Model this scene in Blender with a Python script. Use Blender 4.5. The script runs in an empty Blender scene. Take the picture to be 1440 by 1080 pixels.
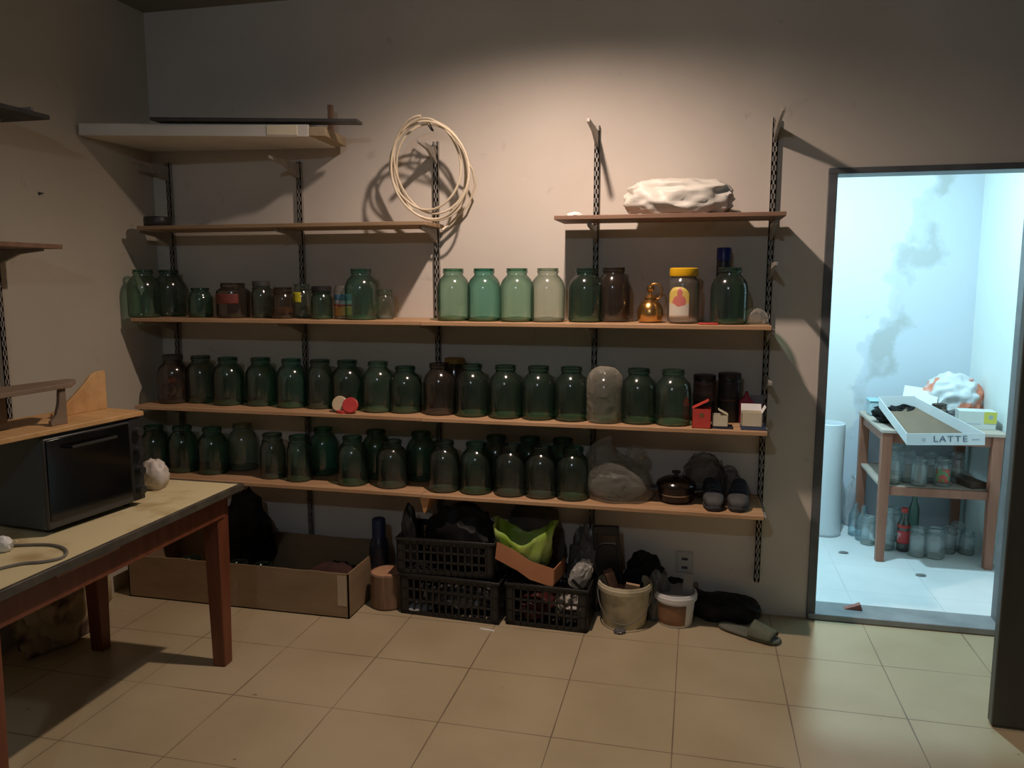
import bpy, bmesh, math, random
from mathutils import Vector, Matrix, noise

S = bpy.context.scene
COL = S.collection
PI = math.pi
random.seed(7)

# ------------------------------------------------------------------ camera
CAM = Vector((0, -3.7, 1.548)); YAW = math.radians(13.2); PIT = math.radians(7.5); FPX = 1110.0
FWD = Vector((-math.sin(YAW)*math.cos(PIT), math.cos(YAW)*math.cos(PIT), -math.sin(PIT)))
RGT = Vector((math.cos(YAW), math.sin(YAW), 0)); UPV = RGT.cross(FWD)
cd = bpy.data.cameras.new('camera'); cam = bpy.data.objects.new('camera', cd); COL.objects.link(cam)
cam.matrix_world = Matrix(((RGT.x, UPV.x, -FWD.x, CAM.x), (RGT.y, UPV.y, -FWD.y, CAM.y), (RGT.z, UPV.z, -FWD.z, CAM.z), (0, 0, 0, 1)))
cd.sensor_width = 36; cd.lens = 36*FPX/1440; cd.clip_start = 0.05
S.camera = cam

def at(px, py, X=None, Y=None, Z=None):
    d = FWD + RGT*((px-720)/FPX) - UPV*((py-540)/FPX)
    if X is not None: t = (X-CAM.x)/d.x
    elif Y is not None: t = (Y-CAM.y)/d.y
    else: t = (Z-CAM.z)/d.z
    return CAM + d*t

# ------------------------------------------------------------------ materials
MATS = {}
def nodes(name):
    m = bpy.data.materials.new(name); m.use_nodes = True
    nt = m.node_tree; nt.nodes.clear()
    out = nt.nodes.new('ShaderNodeOutputMaterial')
    return m, nt, out
def N(nt, t, **kw):
    n = nt.nodes.new(t)
    for k, v in kw.items():
        if k.startswith('i_'):
            key = k[2:]
            n.inputs[int(key) if key.isdigit() else key].default_value = v
        else: setattr(n, k, v)
    return n
def c4(c): return (c[0], c[1], c[2], 1)

def mat(name, col, rough=.6, col2=None, scale=8, stretch=None, metal=0, bump=0, spec=.5, detail=4, sharp=None, trans=0):
    """principled with two-colour noise variation"""
    if name in MATS: return MATS[name]
    m, nt, out = nodes(name); L = nt.links
    b = N(nt, 'ShaderNodeBsdfPrincipled'); L.new(b.outputs[0], out.inputs[0])
    b.inputs['Roughness'].default_value = rough; b.inputs['Metallic'].default_value = metal
    b.inputs['Specular IOR Level'].default_value = spec
    if trans: b.inputs['Transmission Weight'].default_value = trans
    tc = N(nt, 'ShaderNodeTexCoord'); mp = N(nt, 'ShaderNodeMapping')
    if stretch: mp.inputs['Scale'].default_value = stretch
    L.new(tc.outputs['Object'], mp.inputs[0])
    no = N(nt, 'ShaderNodeTexNoise'); no.inputs['Scale'].default_value = scale; no.inputs['Detail'].default_value = detail
    L.new(mp.outputs[0], no.inputs['Vector'])
    r = N(nt, 'ShaderNodeValToRGB'); L.new(no.outputs['Fac'], r.inputs[0])
    lo, hi = sharp or (.3, .7)
    r.color_ramp.elements[0].position = lo; r.color_ramp.elements[1].position = hi
    r.color_ramp.elements[0].color = c4(col); r.color_ramp.elements[1].color = c4(col2 or [min(1, x*1.12) for x in col])
    L.new(r.outputs[0], b.inputs['Base Color'])
    if bump:
        bp = N(nt, 'ShaderNodeBump'); bp.inputs['Strength'].default_value = bump; bp.inputs['Distance'].default_value = .01
        L.new(no.outputs['Fac'], bp.inputs['Height']); L.new(bp.outputs[0], b.inputs['Normal'])
    MATS[name] = m; return m

def glass(name, centre, edge, dust=.03, dustcol=(.42, .52, .44), gloss=.14):
    """thin glass: tinted transmission that deepens where the wall is seen edge-on, and a mirror coat"""
    if name in MATS: return MATS[name]
    m, nt, out = nodes(name); L = nt.links
    lw = N(nt, 'ShaderNodeLayerWeight'); lw.inputs['Blend'].default_value = .5
    r = N(nt, 'ShaderNodeValToRGB'); L.new(lw.outputs['Facing'], r.inputs[0])
    r.color_ramp.elements[0].position = .15; r.color_ramp.elements[0].color = c4(centre)
    r.color_ramp.elements[1].position = .92; r.color_ramp.elements[1].color = c4(edge)
    tr = N(nt, 'ShaderNodeBsdfTransparent'); L.new(r.outputs[0], tr.inputs[0])
    df = N(nt, 'ShaderNodeBsdfDiffuse'); df.inputs[0].default_value = c4(dustcol)
    mx = N(nt, 'ShaderNodeMixShader'); mx.inputs[0].default_value = dust
    L.new(tr.outputs[0], mx.inputs[1]); L.new(df.outputs[0], mx.inputs[2])
    gl = N(nt, 'ShaderNodeBsdfGlossy'); gl.inputs['Roughness'].default_value = gloss
    p = N(nt, 'ShaderNodeMath', operation='POWER'); p.inputs[1].default_value = 4; L.new(lw.outputs['Facing'], p.inputs[0])
    a = N(nt, 'ShaderNodeMath', operation='MULTIPLY_ADD'); a.inputs[1].default_value = .45; a.inputs[2].default_value = .085
    L.new(p.outputs[0], a.inputs[0])
    m2 = N(nt, 'ShaderNodeMixShader'); L.new(a.outputs[0], m2.inputs[0]); L.new(mx.outputs[0], m2.inputs[1]); L.new(gl.outputs[0], m2.inputs[2])
    L.new(m2.outputs[0], out.inputs[0])
    MATS[name] = m; return m

def film(name, col, alpha=.45, rough=.2):
    """thin plastic film"""
    if name in MATS: return MATS[name]
    m, nt, out = nodes(name); L = nt.links
    tr = N(nt, 'ShaderNodeBsdfTransparent'); tr.inputs[0].default_value = (.93, .93, .93, 1)
    b = N(nt, 'ShaderNodeBsdfPrincipled'); b.inputs['Base Color'].default_value = c4(col); b.inputs['Roughness'].default_value = rough
    no = N(nt, 'ShaderNodeTexNoise'); no.inputs['Scale'].default_value = 14; no.inputs['Detail'].default_value = 5; no.inputs['Distortion'].default_value = 1.2
    tc = N(nt, 'ShaderNodeTexCoord'); L.new(tc.outputs['Object'], no.inputs['Vector'])
    bp = N(nt, 'ShaderNodeBump'); bp.inputs['Strength'].default_value = .6; bp.inputs['Distance'].default_value = .02
    L.new(no.outputs['Fac'], bp.inputs['Height']); L.new(bp.outputs[0], b.inputs['Normal'])
    lw = N(nt, 'ShaderNodeLayerWeight'); lw.inputs['Blend'].default_value = .5
    a = N(nt, 'ShaderNodeMath', operation='MULTIPLY_ADD', use_clamp=True); a.inputs[1].default_value = alpha*.8; a.inputs[2].default_value = alpha*.35
    L.new(lw.outputs['Facing'], a.inputs[0])
    mx = N(nt, 'ShaderNodeMixShader'); L.new(a.outputs[0], mx.inputs[0]); L.new(tr.outputs[0], mx.inputs[1]); L.new(b.outputs[0], mx.inputs[2])
    L.new(mx.outputs[0], out.inputs[0]); MATS[name] = m; return m

def wall_mat(name, base, stain, rough=.85):
    m, nt, out = nodes(name); L = nt.links
    b = N(nt, 'ShaderNodeBsdfPrincipled'); b.inputs['Roughness'].default_value = rough; b.inputs['Specular IOR Level'].default_value = .2
    L.new(b.outputs[0], out.inputs[0])
    g = N(nt, 'ShaderNodeNewGeometry')
    n1 = N(nt, 'ShaderNodeTexNoise'); n1.inputs['Scale'].default_value = 1.3; n1.inputs['Detail'].default_value = 6
    L.new(g.outputs['Position'], n1.inputs['Vector'])
    r = N(nt, 'ShaderNodeValToRGB'); L.new(n1.outputs['Fac'], r.inputs[0])
    r.color_ramp.elements[0].position = .35; r.color_ramp.elements[0].color = c4(stain)
    r.color_ramp.elements[1].position = .62; r.color_ramp.elements[1].color = c4(base)
    n2 = N(nt, 'ShaderNodeTexNoise'); n2.inputs['Scale'].default_value = 9; n2.inputs['Detail'].default_value = 8; n2.inputs['Distortion'].default_value = .7
    L.new(g.outputs['Position'], n2.inputs['Vector'])
    r2 = N(nt, 'ShaderNodeValToRGB'); L.new(n2.outputs['Fac'], r2.inputs[0])
    r2.color_ramp.elements[0].position = .24; r2.color_ramp.elements[0].color = (.72, .7, .67, 1)
    r2.color_ramp.elements[1].position = .34; r2.color_ramp.elements[1].color = (1, 1, 1, 1)
    mx = N(nt, 'ShaderNodeMix', data_type='RGBA', blend_type='MULTIPLY'); mx.inputs[0].default_value = .6
    L.new(r.outputs[0], mx.inputs[6]); L.new(r2.outputs[0], mx.inputs[7]); L.new(mx.outputs[2], b.inputs['Base Color'])
    bp = N(nt, 'ShaderNodeBump'); bp.inputs['Strength'].default_value = .15; bp.inputs['Distance'].default_value = .006
    L.new(n2.outputs['Fac'], bp.inputs['Height']); L.new(bp.outputs[0], b.inputs['Normal'])
    MATS[name] = m; return m

def tile_mat(name, base, base2, grout, size=(.405, .40), off=(-.04, -.82), rough=.35, gw=.006):
    m, nt, out = nodes(name); L = nt.links
    b = N(nt, 'ShaderNodeBsdfPrincipled'); b.inputs['Roughness'].default_value = rough; b.inputs['Specular IOR Level'].default_value = .35
    L.new(b.outputs[0], out.inputs[0])
    g = N(nt, 'ShaderNodeNewGeometry'); sp = N(nt, 'ShaderNodeSeparateXYZ')
    wob = N(nt, 'ShaderNodeTexNoise'); wob.inputs['Scale'].default_value = 3; L.new(g.outputs['Position'], wob.inputs['Vector'])
    L.new(g.outputs['Position'], sp.inputs[0])
    lines = []
    for ax in (0, 1):
        s = N(nt, 'ShaderNodeMath', operation='SUBTRACT'); L.new(sp.outputs[ax], s.inputs[0]); s.inputs[1].default_value = off[ax]
        d = N(nt, 'ShaderNodeMath', operation='DIVIDE'); L.new(s.outputs[0], d.inputs[0]); d.inputs[1].default_value = size[ax]
        f = N(nt, 'ShaderNodeMath', operation='ADD'); L.new(d.outputs[0], f.inputs[0]); f.inputs[1].default_value = .5
        fl = N(nt, 'ShaderNodeMath', operation='FRACT'); L.new(f.outputs[0], fl.inputs[0])
        h = N(nt, 'ShaderNodeMath', operation='SUBTRACT'); L.new(fl.outputs[0], h.inputs[0]); h.inputs[1].default_value = .5
        ab = N(nt, 'ShaderNodeMath', operation='ABSOLUTE'); L.new(h.outputs[0], ab.inputs[0]); lines.append(ab)
    mn = N(nt, 'ShaderNodeMath', operation='MINIMUM'); L.new(lines[0].outputs[0], mn.inputs[0]); L.new(lines[1].outputs[0], mn.inputs[1])
    # grout strength varies along the line
    w = N(nt, 'ShaderNodeMath', operation='MULTIPLY_ADD'); L.new(wob.outputs['Fac'], w.inputs[0]); w.inputs[1].default_value = gw*2.6; w.inputs[2].default_value = -.0006
    lt = N(nt, 'ShaderNodeMath', operation='LESS_THAN'); L.new(mn.outputs[0], lt.inputs[0]); L.new(w.outputs[0], lt.inputs[1])
    n1 = N(nt, 'ShaderNodeTexNoise'); n1.inputs['Scale'].default_value = 2.2; n1.inputs['Detail'].default_value = 8; L.new(g.outputs['Position'], n1.inputs['Vector'])
    r = N(nt, 'ShaderNodeValToRGB'); L.new(n1.outputs['Fac'], r.inputs[0])
    r.color_ramp.elements[0].position = .35; r.color_ramp.elements[0].color = c4(base2)
    r.color_ramp.elements[1].position = .62; r.color_ramp.elements[1].color = c4(base)
    n3 = N(nt, 'ShaderNodeTexNoise'); n3.inputs['Scale'].default_value = 11; n3.inputs['Detail'].default_value = 3; L.new(g.outputs['Position'], n3.inputs['Vector'])
    r3 = N(nt, 'ShaderNodeValToRGB'); L.new(n3.outputs['Fac'], r3.inputs[0])
    r3.color_ramp.elements[0].position = .23; r3.color_ramp.elements[0].color = (.35, .3, .25, 1)
    r3.color_ramp.elements[1].position = .27; r3.color_ramp.elements[1].color = (1, 1, 1, 1)
    mu = N(nt, 'ShaderNodeMix', data_type='RGBA', blend_type='MULTIPLY'); mu.inputs[0].default_value = 1
    L.new(r.outputs[0], mu.inputs[6]); L.new(r3.outputs[0], mu.inputs[7])
    mx = N(nt, 'ShaderNodeMix', data_type='RGBA'); L.new(lt.outputs[0], mx.inputs[0]); L.new(mu.outputs[2], mx.inputs[6]); mx.inputs[7].default_value = c4(grout)
    L.new(mx.outputs[2], b.inputs['Base Color'])
    MATS[name] = m; return m

# ------------------------------------------------------------------ mesh builder
class MB:
    def __init__(s): s.v = []; s.f = []
    def add(s, vs, fs, M=None):
        o = len(s.v)
        for v in vs:
            v = Vector(v); s.v.append(M @ v if M else v)
        s.f += [[i+o for i in f] for f in fs]; return s
    def box(s, x0, x1, y0, y1, z0, z1, M=None):
        v = [(x, y, z) for x in (x0, x1) for y in (y0, y1) for z in (z0, z1)]
        return s.add(v, [(0, 1, 3, 2), (4, 6, 7, 5), (0, 4, 5, 1), (2, 3, 7, 6), (0, 2, 6, 4), (1, 5, 7, 3)], M)
    def lathe(s, prof, n=24, M=None, cap0=False, cap1=False, sx=1, sy=1):
        vs = []; fs = []
        for r, z in prof:
            for k in range(n):
                a = 2*PI*k/n; vs.append((r*math.cos(a)*sx, r*math.sin(a)*sy, z))
        for i in range(len(prof)-1):
            for k in range(n):
                k2 = (k+1) % n; fs.append((i*n+k, i*n+k2, (i+1)*n+k2, (i+1)*n+k))
        if cap0: fs.append(tuple(range(n-1, -1, -1)))
        if cap1: fs.append(tuple((len(prof)-1)*n+k for k in range(n)))
        return s.add(vs, fs, M)
    def tube(s, pts, r, n=8, closed=False, radii=None):
        pts = [Vector(p) for p in pts]; m = len(pts); vs = []; fs = []; up = None
        for i, p in enumerate(pts):
            a = pts[(i-1) % m] if closed or i > 0 else p; b = pts[(i+1) % m] if closed or i < m-1 else p
            t = (b-a).normalized()
            if up is None:
                up = Vector((0, 0, 1)) if abs(t.z) < .9 else Vector((1, 0, 0))
            u = (up - t*up.dot(t)).normalized(); w = t.cross(u); up = u
            rr = radii[i] if radii else r
            for k in range(n):
                q = 2*PI*k/n; vs.append(p + u*(rr*math.cos(q)) + w*(rr*math.sin(q)))
        for i in range(m if closed else m-1):
            j = (i+1) % m
            for k in range(n):
                k2 = (k+1) % n; fs.append((i*n+k, i*n+k2, j*n+k2, j*n+k))
        if not closed:
            fs.append(tuple(range(n-1, -1, -1))); fs.append(tuple((m-1)*n+k for k in range(n)))
        return s.add(vs, fs)
    def prism(s, poly, d, M=None):
        """polygon in local XZ, extruded d along Y (0..d)"""
        n = len(poly); vs = [(x, 0, z) for x, z in poly] + [(x, d, z) for x, z in poly]
        fs = [tuple(range(n)), tuple(range(2*n-1, n-1, -1))]
        for k in range(n):
            k2 = (k+1) % n; fs.append((k, k+n, k2+n, k2))
        return s.add(vs, fs, M)
    def blob(s, sx, sy, sz, amp=.2, freq=2.5, seed=0, sub=4, flat=True, M=None, sq=1.0, ridge=True):
        bm = bmesh.new(); bmesh.ops.create_icosphere(bm, subdivisions=sub, radius=1)
        o = Vector((seed*7.3, seed*3.1, seed*1.7))
        for v in bm.verts:
            p = v.co.copy()
            if sq != 1: p = Vector([math.copysign(abs(c)**sq, c) for c in p]); 
            n1 = noise.noise(p*freq+o); n2 = noise.noise(p*freq*2.3+o*2)
            d = (1-2*abs(n1)) if ridge else n1
            q = p*(1+amp*(d*.7+.4*n2))
            q = Vector((q.x*sx, q.y*sy, q.z*sz))
            if flat:
                q.z += sz*.8
                if q.z < 0: q.z *= .04
            v.co = q
        if flat:
            z0 = min(v.co.z for v in bm.verts)
            for v in bm.verts: v.co.z -= z0
        vs = [v.co.copy() for v in bm.verts]; fs = [tuple(v.index for v in f.verts) for f in bm.faces]
        bm.free(); return s.add(vs, fs, M)
    def loft(s, rings, cap=True):
        n = len(rings[0]); vs = [p for r in rings for p in r]; fs = []
        for i in range(len(rings)-1):
            for k in range(n):
                k2 = (k+1) % n; fs.append((i*n+k, i*n+k2, (i+1)*n+k2, (i+1)*n+k))
        if cap:
            fs.append(tuple(range(n-1, -1, -1))); fs.append(tuple((len(rings)-1)*n+k for k in range(n)))
        return s.add(vs, fs)
    def grid(s, fn, nu, nv):
        vs = [fn(i/nu, j/nv) for i in range(nu+1) for j in range(nv+1)]; fs = []
        for i in range(nu):
            for j in range(nv):
                a = i*(nv+1)+j; fs.append((a, a+1, a+nv+2, a+nv+1))
        return s.add(vs, fs)

def obj(name, mb, m, parent=None, loc=(0, 0, 0), rz=0, bevel=0, angle=35, solid=0, sub=0):
    me = bpy.data.meshes.new(name); me.from_pydata([tuple(v) for v in mb.v], [], mb.f); me.update()
    bm = bmesh.new(); bm.from_mesh(me); bmesh.ops.recalc_face_normals(bm, faces=bm.faces); bm.to_mesh(me); bm.free()
    me.shade_smooth()
    me.set_sharp_from_angle(angle=math.radians(angle))
    o = bpy.data.objects.new(name, me); COL.objects.link(o); o.location = loc; o.rotation_euler = (0, 0, rz)
    for q in (m if isinstance(m, (list, tuple)) else [m]): me.materials.append(q)
    if parent: o.parent = parent
    if solid:
        md = o.modifiers.new('thickness', 'SOLIDIFY'); md.thickness = solid; md.offset = 0
    if bevel:
        md = o.modifiers.new('bevel', 'BEVEL'); md.width = bevel; md.segments = 2; md.limit_method = 'ANGLE'
    if sub:
        md = o.modifiers.new('smooth', 'SUBSURF'); md.levels = sub; md.render_levels = sub
    return o
def tag(o, label, cat, group=None):
    o['label'] = label; o['category'] = cat
    if group: o['group'] = group
    return o
def thing(name, label, cat, loc=(0, 0, 0), rz=0, group=None):
    o = bpy.data.objects.new(name, None); COL.objects.link(o); o.location = loc; o.rotation_euler = (0, 0, rz)
    o.empty_display_size = .05
    return tag(o, label, cat, group)
def struct(name, mb, m, parent=None, bevel=0, **k):
    o = obj(name, mb, m, parent, bevel=bevel, **k)
    if not parent: o['kind'] = 'structure'
    return o
def copy_tree(o, parent=None):
    c = o.copy(); COL.objects.link(c)
    if parent: c.parent = parent
    for ch in list(o.children): copy_tree(ch, c)
    return c
def T(x, y, z): return Matrix.Translation((x, y, z))
def R(a, ax): return Matrix.Rotation(math.radians(a), 4, ax)

# ------------------------------------------------------------------ shared materials
M_WALL = wall_mat('plaster_wall', (.74, .68, .60), (.66, .60, .53))
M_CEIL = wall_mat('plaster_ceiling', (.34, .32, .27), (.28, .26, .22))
M_FLOOR = tile_mat('floor_tiles', (.50, .41, .26), (.43, .345, .21), (.20, .15, .10), gw=.0042)
M_FLOOR2 = tile_mat('storeroom_tiles', (.84, .86, .86), (.74, .77, .78), (.6, .62, .62), gw=.003)
M_WOOD = mat('shelf_board', (.42, .24, .12), .6, (.58, .36, .2), 4, (.6, 6, 6), bump=.1)
M_WOODDK = mat('brown_board', (.20, .11, .07), .6, (.28, .16, .1), 4, (.6, 6, 6))
M_REDWOOD = mat('red_brown_wood', (.13, .036, .016), .45, (.20, .062, .028), 5, (5, 5, .6))
M_REDWOOD2 = mat('storeroom_table_wood', (.29, .11, .065), .5, (.38, .16, .10), 5, (5, 5, .6))
M_PLY = mat('plywood', (.46, .26, .1), .55, (.58, .35, .15), 4, (6, .7, 6))
M_METAL = mat('grey_metal', (.30, .28, .25), .5, (.40, .37, .33), 20, metal=.2)
M_METALDK = mat('dark_metal', (.05, .05, .055), .5, (.09, .085, .08), 12, metal=.3)
M_FRAME = mat('door_frame_paint', (.10, .11, .115), .5, (.16, .17, .18), 9)
M_DOOR = mat('door_paint', (.055, .06, .05), .45, (.085, .085, .07), 5, (3, 3, .4))
M_WHITE = mat('white_laminate', (.68, .65, .58), .5, (.78, .75, .68), 5)
M_WHITEP = mat('white_plastic', (.72, .72, .7), .4, (.8, .8, .78), 6)
M_CREAM = mat('cream_plastic', (.62, .56, .40), .4, (.74, .68, .52), 6)
M_BLACK = mat('black_plastic', (.012, .012, .013), .45, (.025, .023, .022), 9)
M_BLACKBAG = mat('black_bag', (.009, .009, .010), .5, (.022, .02, .019), 7, bump=.3, spec=.12)
M_GREYBAG = mat('grey_bag', (.07, .07, .072), .35, (.15, .145, .14), 8, bump=.4)
M_CARD = mat('cardboard', (.25, .17, .095), .8, (.31, .215, .125), 6, (1, 1, 3))
M_CARD2 = mat('orange_cardboard', (.36, .14, .06), .75, (.44, .2, .09), 7)
M_RED = mat('red_card', (.50, .045, .035), .5, (.60, .07, .05), 6)
M_YELLOW = mat('yellow_plastic', (.75, .42, .01), .35, (.85, .52, .02), 6)
M_NAVY = mat('navy_fabric', (.012, .018, .035), .8, (.03, .036, .055), 30)
M_GREY = mat('grey_rubber', (.042, .042, .043), .7, (.07, .07, .07), 20)
M_GOLD = mat('brass', (.62, .33, .10), .25, (.75, .44, .16), 9, metal=.95)
M_TUBE = mat('cream_tubing', (.74, .64, .47), .45, (.8, .7, .54), 6)
M_CLOTHW = mat('white_bag_fabric', (.60, .57, .50), .5, (.72, .69, .62), 6, bump=.3)
M_BLUE = mat('blue_cap', (.012, .02, .16), .35, (.02, .035, .22), 6)
M_GREEN = mat('green_bag', (.30, .48, .05), .35, (.5, .62, .18), 7, bump=.4, sharp=(.4, .6))
M_BARK = mat('bark', (.17, .095, .055), .9, (.26, .16, .1), 9, (6, 6, .8), bump=.8)
M_LOGEND = mat('log_end', (.40, .2, .11), .8, (.5, .28, .16), 12)
M_BROWN = mat('brown_stuff', (.10, .06, .04), .7, (.16, .10, .07), 7, bump=.3)
M_BROWNLID = mat('ochre_lid', (.25, .13, .015), .5, (.33, .18, .03), 7)
M_PAPERW = mat('white_paper', (.75, .75, .72), .7, (.85, .85, .82), 5)
M_STUCK = mat('wrapped_red', (.42, .03, .03), .5, (.55, .06, .05), 8)

G_GREEN = glass('green_glass', (.60, .80, .70), (.14, .26, .20))
G_GREEN2 = glass('deep_green_glass', (.42, .66, .56), (.06, .16, .12))
G_TEAL = glass('teal_glass', (.46, .76, .68), (.08, .22, .18))
G_CLEAR = glass('clear_glass', (.80, .86, .80), (.30, .38, .32), .05)
G_SMOKE = glass('grey_green_glass', (.50, .60, .54), (.10, .15, .12), .04)
G_BROWN = glass('brownish_glass', (.50, .43, .37), (.13, .11, .09), .05, (.36, .3, .25))
G_WHITE = glass('clear_bottle_glass', (.9, .94, .94), (.55, .64, .65), .16, (.8, .84, .84))
G_PET = glass('clear_plastic', (.85, .83, .78), (.42, .40, .36), .10, (.6, .58, .53))
G_BASEG = glass('thick_green_base', (.45, .55, .36), (.25, .32, .2), .35, (.42, .5, .28))
G_BASEW = glass('thick_clear_base', (.6, .62, .55), (.4, .42, .36), .35, (.55, .56, .48))
F_CLEAR = film('clear_film', (.62, .58, .50), .5)
F_WHITE = film('white_film', (.8, .82, .84), .8)

# ------------------------------------------------------------------ the setting
XL, XR, YB, YR, ZC = -2.80, 1.85, 0.0, -5.6, 2.90
DX0, DX1, DZ = .535, 1.37, 2.012       # doorway
WT = .12                                # wall thickness
b = MB()
b.box(XL-.1, DX0, 0, WT, 0, ZC).box(DX0, DX1, 0, WT, DZ, ZC).box(DX1, XR+.1, 0, WT, 0, ZC)
struct('wall_back', b, M_WALL)
struct('wall_left', MB().box(XL-.1, XL, YR, 0, 0, ZC), wall_mat('dimmed_yellow_plaster', (.60, .545, .44), (.53, .48, .39)))  # yellowish plaster, its colour darkened to stand in for weaker light on this side
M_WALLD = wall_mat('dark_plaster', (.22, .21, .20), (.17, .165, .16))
struct('wall_right', MB().box(XR, XR+.1, YR, 0, 0, ZC), M_WALLD)
struct('floor', MB().box(XL-.1, XR+.1, YR-.1, 0, -.1, 0), M_FLOOR)
struct('ceiling', MB().box(XL-.1, XR+.1, YR-.1, WT, ZC, ZC+.1), M_CEIL)
struct('wall_rear', MB().box(XL-.1, XR+.1, YR-.1, YR, 0, ZC), M_WALLD)

# doorway trim and threshold
b = MB(); e = .032
b.box(DX0-.006, DX0+e, -.012, WT+.01, 0, DZ-.014).box(DX1-e, DX1+.006, -.012, WT+.01, 0, DZ-.014).box(DX0-.006, DX1+.006, -.012, WT+.01, DZ-.014, DZ+.012)
struct('trim_1', b, M_FRAME, bevel=.003)
struct('trim_2', MB().box(DX0, DX1, -.02, WT+.02, 0, .03), mat('threshold_metal', (.22, .24, .25), .5, (.32, .34, .35), 9), bevel=.004)

# storeroom beyond the doorway
NX0, NX1, NY = -.9, 1.62, 1.57
m, nt, out = nodes('peeling_paint'); L = nt.links
pb = N(nt, 'ShaderNodeBsdfPrincipled'); pb.inputs['Roughness'].default_value = .8; L.new(pb.outputs[0], out.inputs[0])
g = N(nt, 'ShaderNodeNewGeometry'); sp = N(nt, 'ShaderNodeSeparateXYZ'); L.new(g.outputs['Position'], sp.inputs[0])
nb = N(nt, 'ShaderNodeTexNoise'); nb.inputs['Scale'].default_value = 5; nb.inputs['Detail'].default_value = 8; L.new(g.outputs['Position'], nb.inputs['Vector'])
# boundary x = 1.05 + .32*(z-1.2) + wobble
q1 = N(nt, 'ShaderNodeMath', operation='MULTIPLY_ADD'); L.new(sp.outputs[2], q1.inputs[0]); q1.inputs[1].default_value = -.26; q1.inputs[2].default_value = -.72
q2 = N(nt, 'ShaderNodeMath', operation='ADD'); L.new(sp.outputs[0], q2.inputs[0]); L.new(q1.outputs[0], q2.inputs[1])
q3 = N(nt, 'ShaderNodeMath', operation='MULTIPLY_ADD'); L.new(nb.outputs['Fac'], q3.inputs[0]); q3.inputs[1].default_value = .45; L.new(q2.outputs[0], q3.inputs[2])
rr = N(nt, 'ShaderNodeValToRGB'); L.new(q3.outputs[0], rr.inputs[0])
rr.color_ramp.elements[0].position = .235; rr.color_ramp.elements[0].color = (.80, .83, .84, 1)
rr.color_ramp.elements[1].position = .25; rr.color_ramp.elements[1].color = (.70, .74, .80, 1)
for p_, c_ in ((.30, (.66, .70, .76, 1)), (.36, (.68, .73, .80, 1))):
    el = rr.color_ramp.elements.new(p_); el.color = c_
# bare grey patches close to the boundary
n5 = N(nt, 'ShaderNodeTexNoise'); n5.inputs['Scale'].default_value = 4.3; n5.inputs['Detail'].default_value = 5; L.new(g.outputs['Position'], n5.inputs['Vector'])
d1 = N(nt, 'ShaderNodeMath', operation='SUBTRACT'); L.new(q3.outputs[0], d1.inputs[0]); d1.inputs[1].default_value = .36
d2 = N(nt, 'ShaderNodeMath', operation='ABSOLUTE'); L.new(d1.outputs[0], d2.inputs[0])
d3 = N(nt, 'ShaderNodeMath', operation='MULTIPLY_ADD'); L.new(d2.outputs[0], d3.inputs[0]); d3.inputs[1].default_value = -1.6; L.new(n5.outputs['Fac'], d3.inputs[2])
r5 = N(nt, 'ShaderNodeValToRGB'); L.new(d3.outputs[0], r5.inputs[0])
r5.color_ramp.elements[0].position = .41; r5.color_ramp.elements[0].color = (0, 0, 0, 1)
r5.color_ramp.elements[1].position = .53; r5.color_ramp.elements[1].color = (1, 1, 1, 1)
mx = N(nt, 'ShaderNodeMix', data_type='RGBA'); L.new(r5.outputs[0], mx.inputs[0]); L.new(rr.outputs[0], mx.inputs[6]); mx.inputs[7].default_value = (.54, .57, .58, 1)
L.new(mx.outputs[2], pb.inputs['Base Color'])
M_PEEL = m
M_WALL2 = wall_mat('storeroom_wall_paint', (.88, .93, .90), (.83, .89, .87))
struct('wall_north', MB().box(NX0-.1, NX1+.1, NY, NY+.1, 0, ZC), M_PEEL)
struct('wall_east', MB().box(NX1, NX1+.1, WT, NY, 0, ZC), M_WALL2)
struct('wall_west', MB().box(NX0-.1, NX0, WT, NY, 0, ZC), M_WALL2)
struct('floor_storeroom', MB().box(NX0-.1, NX1+.1, 0, NY+.1, -.1, 0), M_FLOOR2)
struct('ceiling_storeroom', MB().box(NX0-.1, NX1+.1, WT, NY+.1, 2.75, ZC), M_WALL2)

# open door leaf at the right, hinged on the right wall
dp = at(1388, 1010, Z=.008)
b = MB(); b.box(0, XR-dp.x-.01, -.045, 0, .008, 2.02)
dr = struct('door_1', b, M_DOOR, bevel=.004); dr.location = (dp.x, dp.y, 0); dr.rotation_euler = (0, 0, math.radians(-2))
b = MB()
for x0, x1, z0, z1 in ((.1, .36, .2, .9), (.44, .7, .2, .9), (.1, .36, 1.08, 1.85), (.44, .7, 1.08, 1.85)): b.box(x0, x1, -.053, -.045, z0, z1)
obj('panel', b, M_DOOR, dr, bevel=.004)
b = MB(); b.box(.03, .075, -.05, -.045, .93, 1.16); obj('lock_plate', b, M_METALDK, dr, bevel=.002)
b = MB().lathe([(.012, 0), (.014, .004), (.012, .008)], 14, T(.05, -.045, 1.245) @ R(90, 'X'), True, True); obj('keyhole', b, M_METALDK, dr)
b = MB().tube([(.052, -.048, 1.06), (.052, -.09, 1.06), (.075, -.095, 1.06), (.16, -.095, 1.058)], .009, 8); obj('door_handle', b, M_METALDK, dr)

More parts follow.
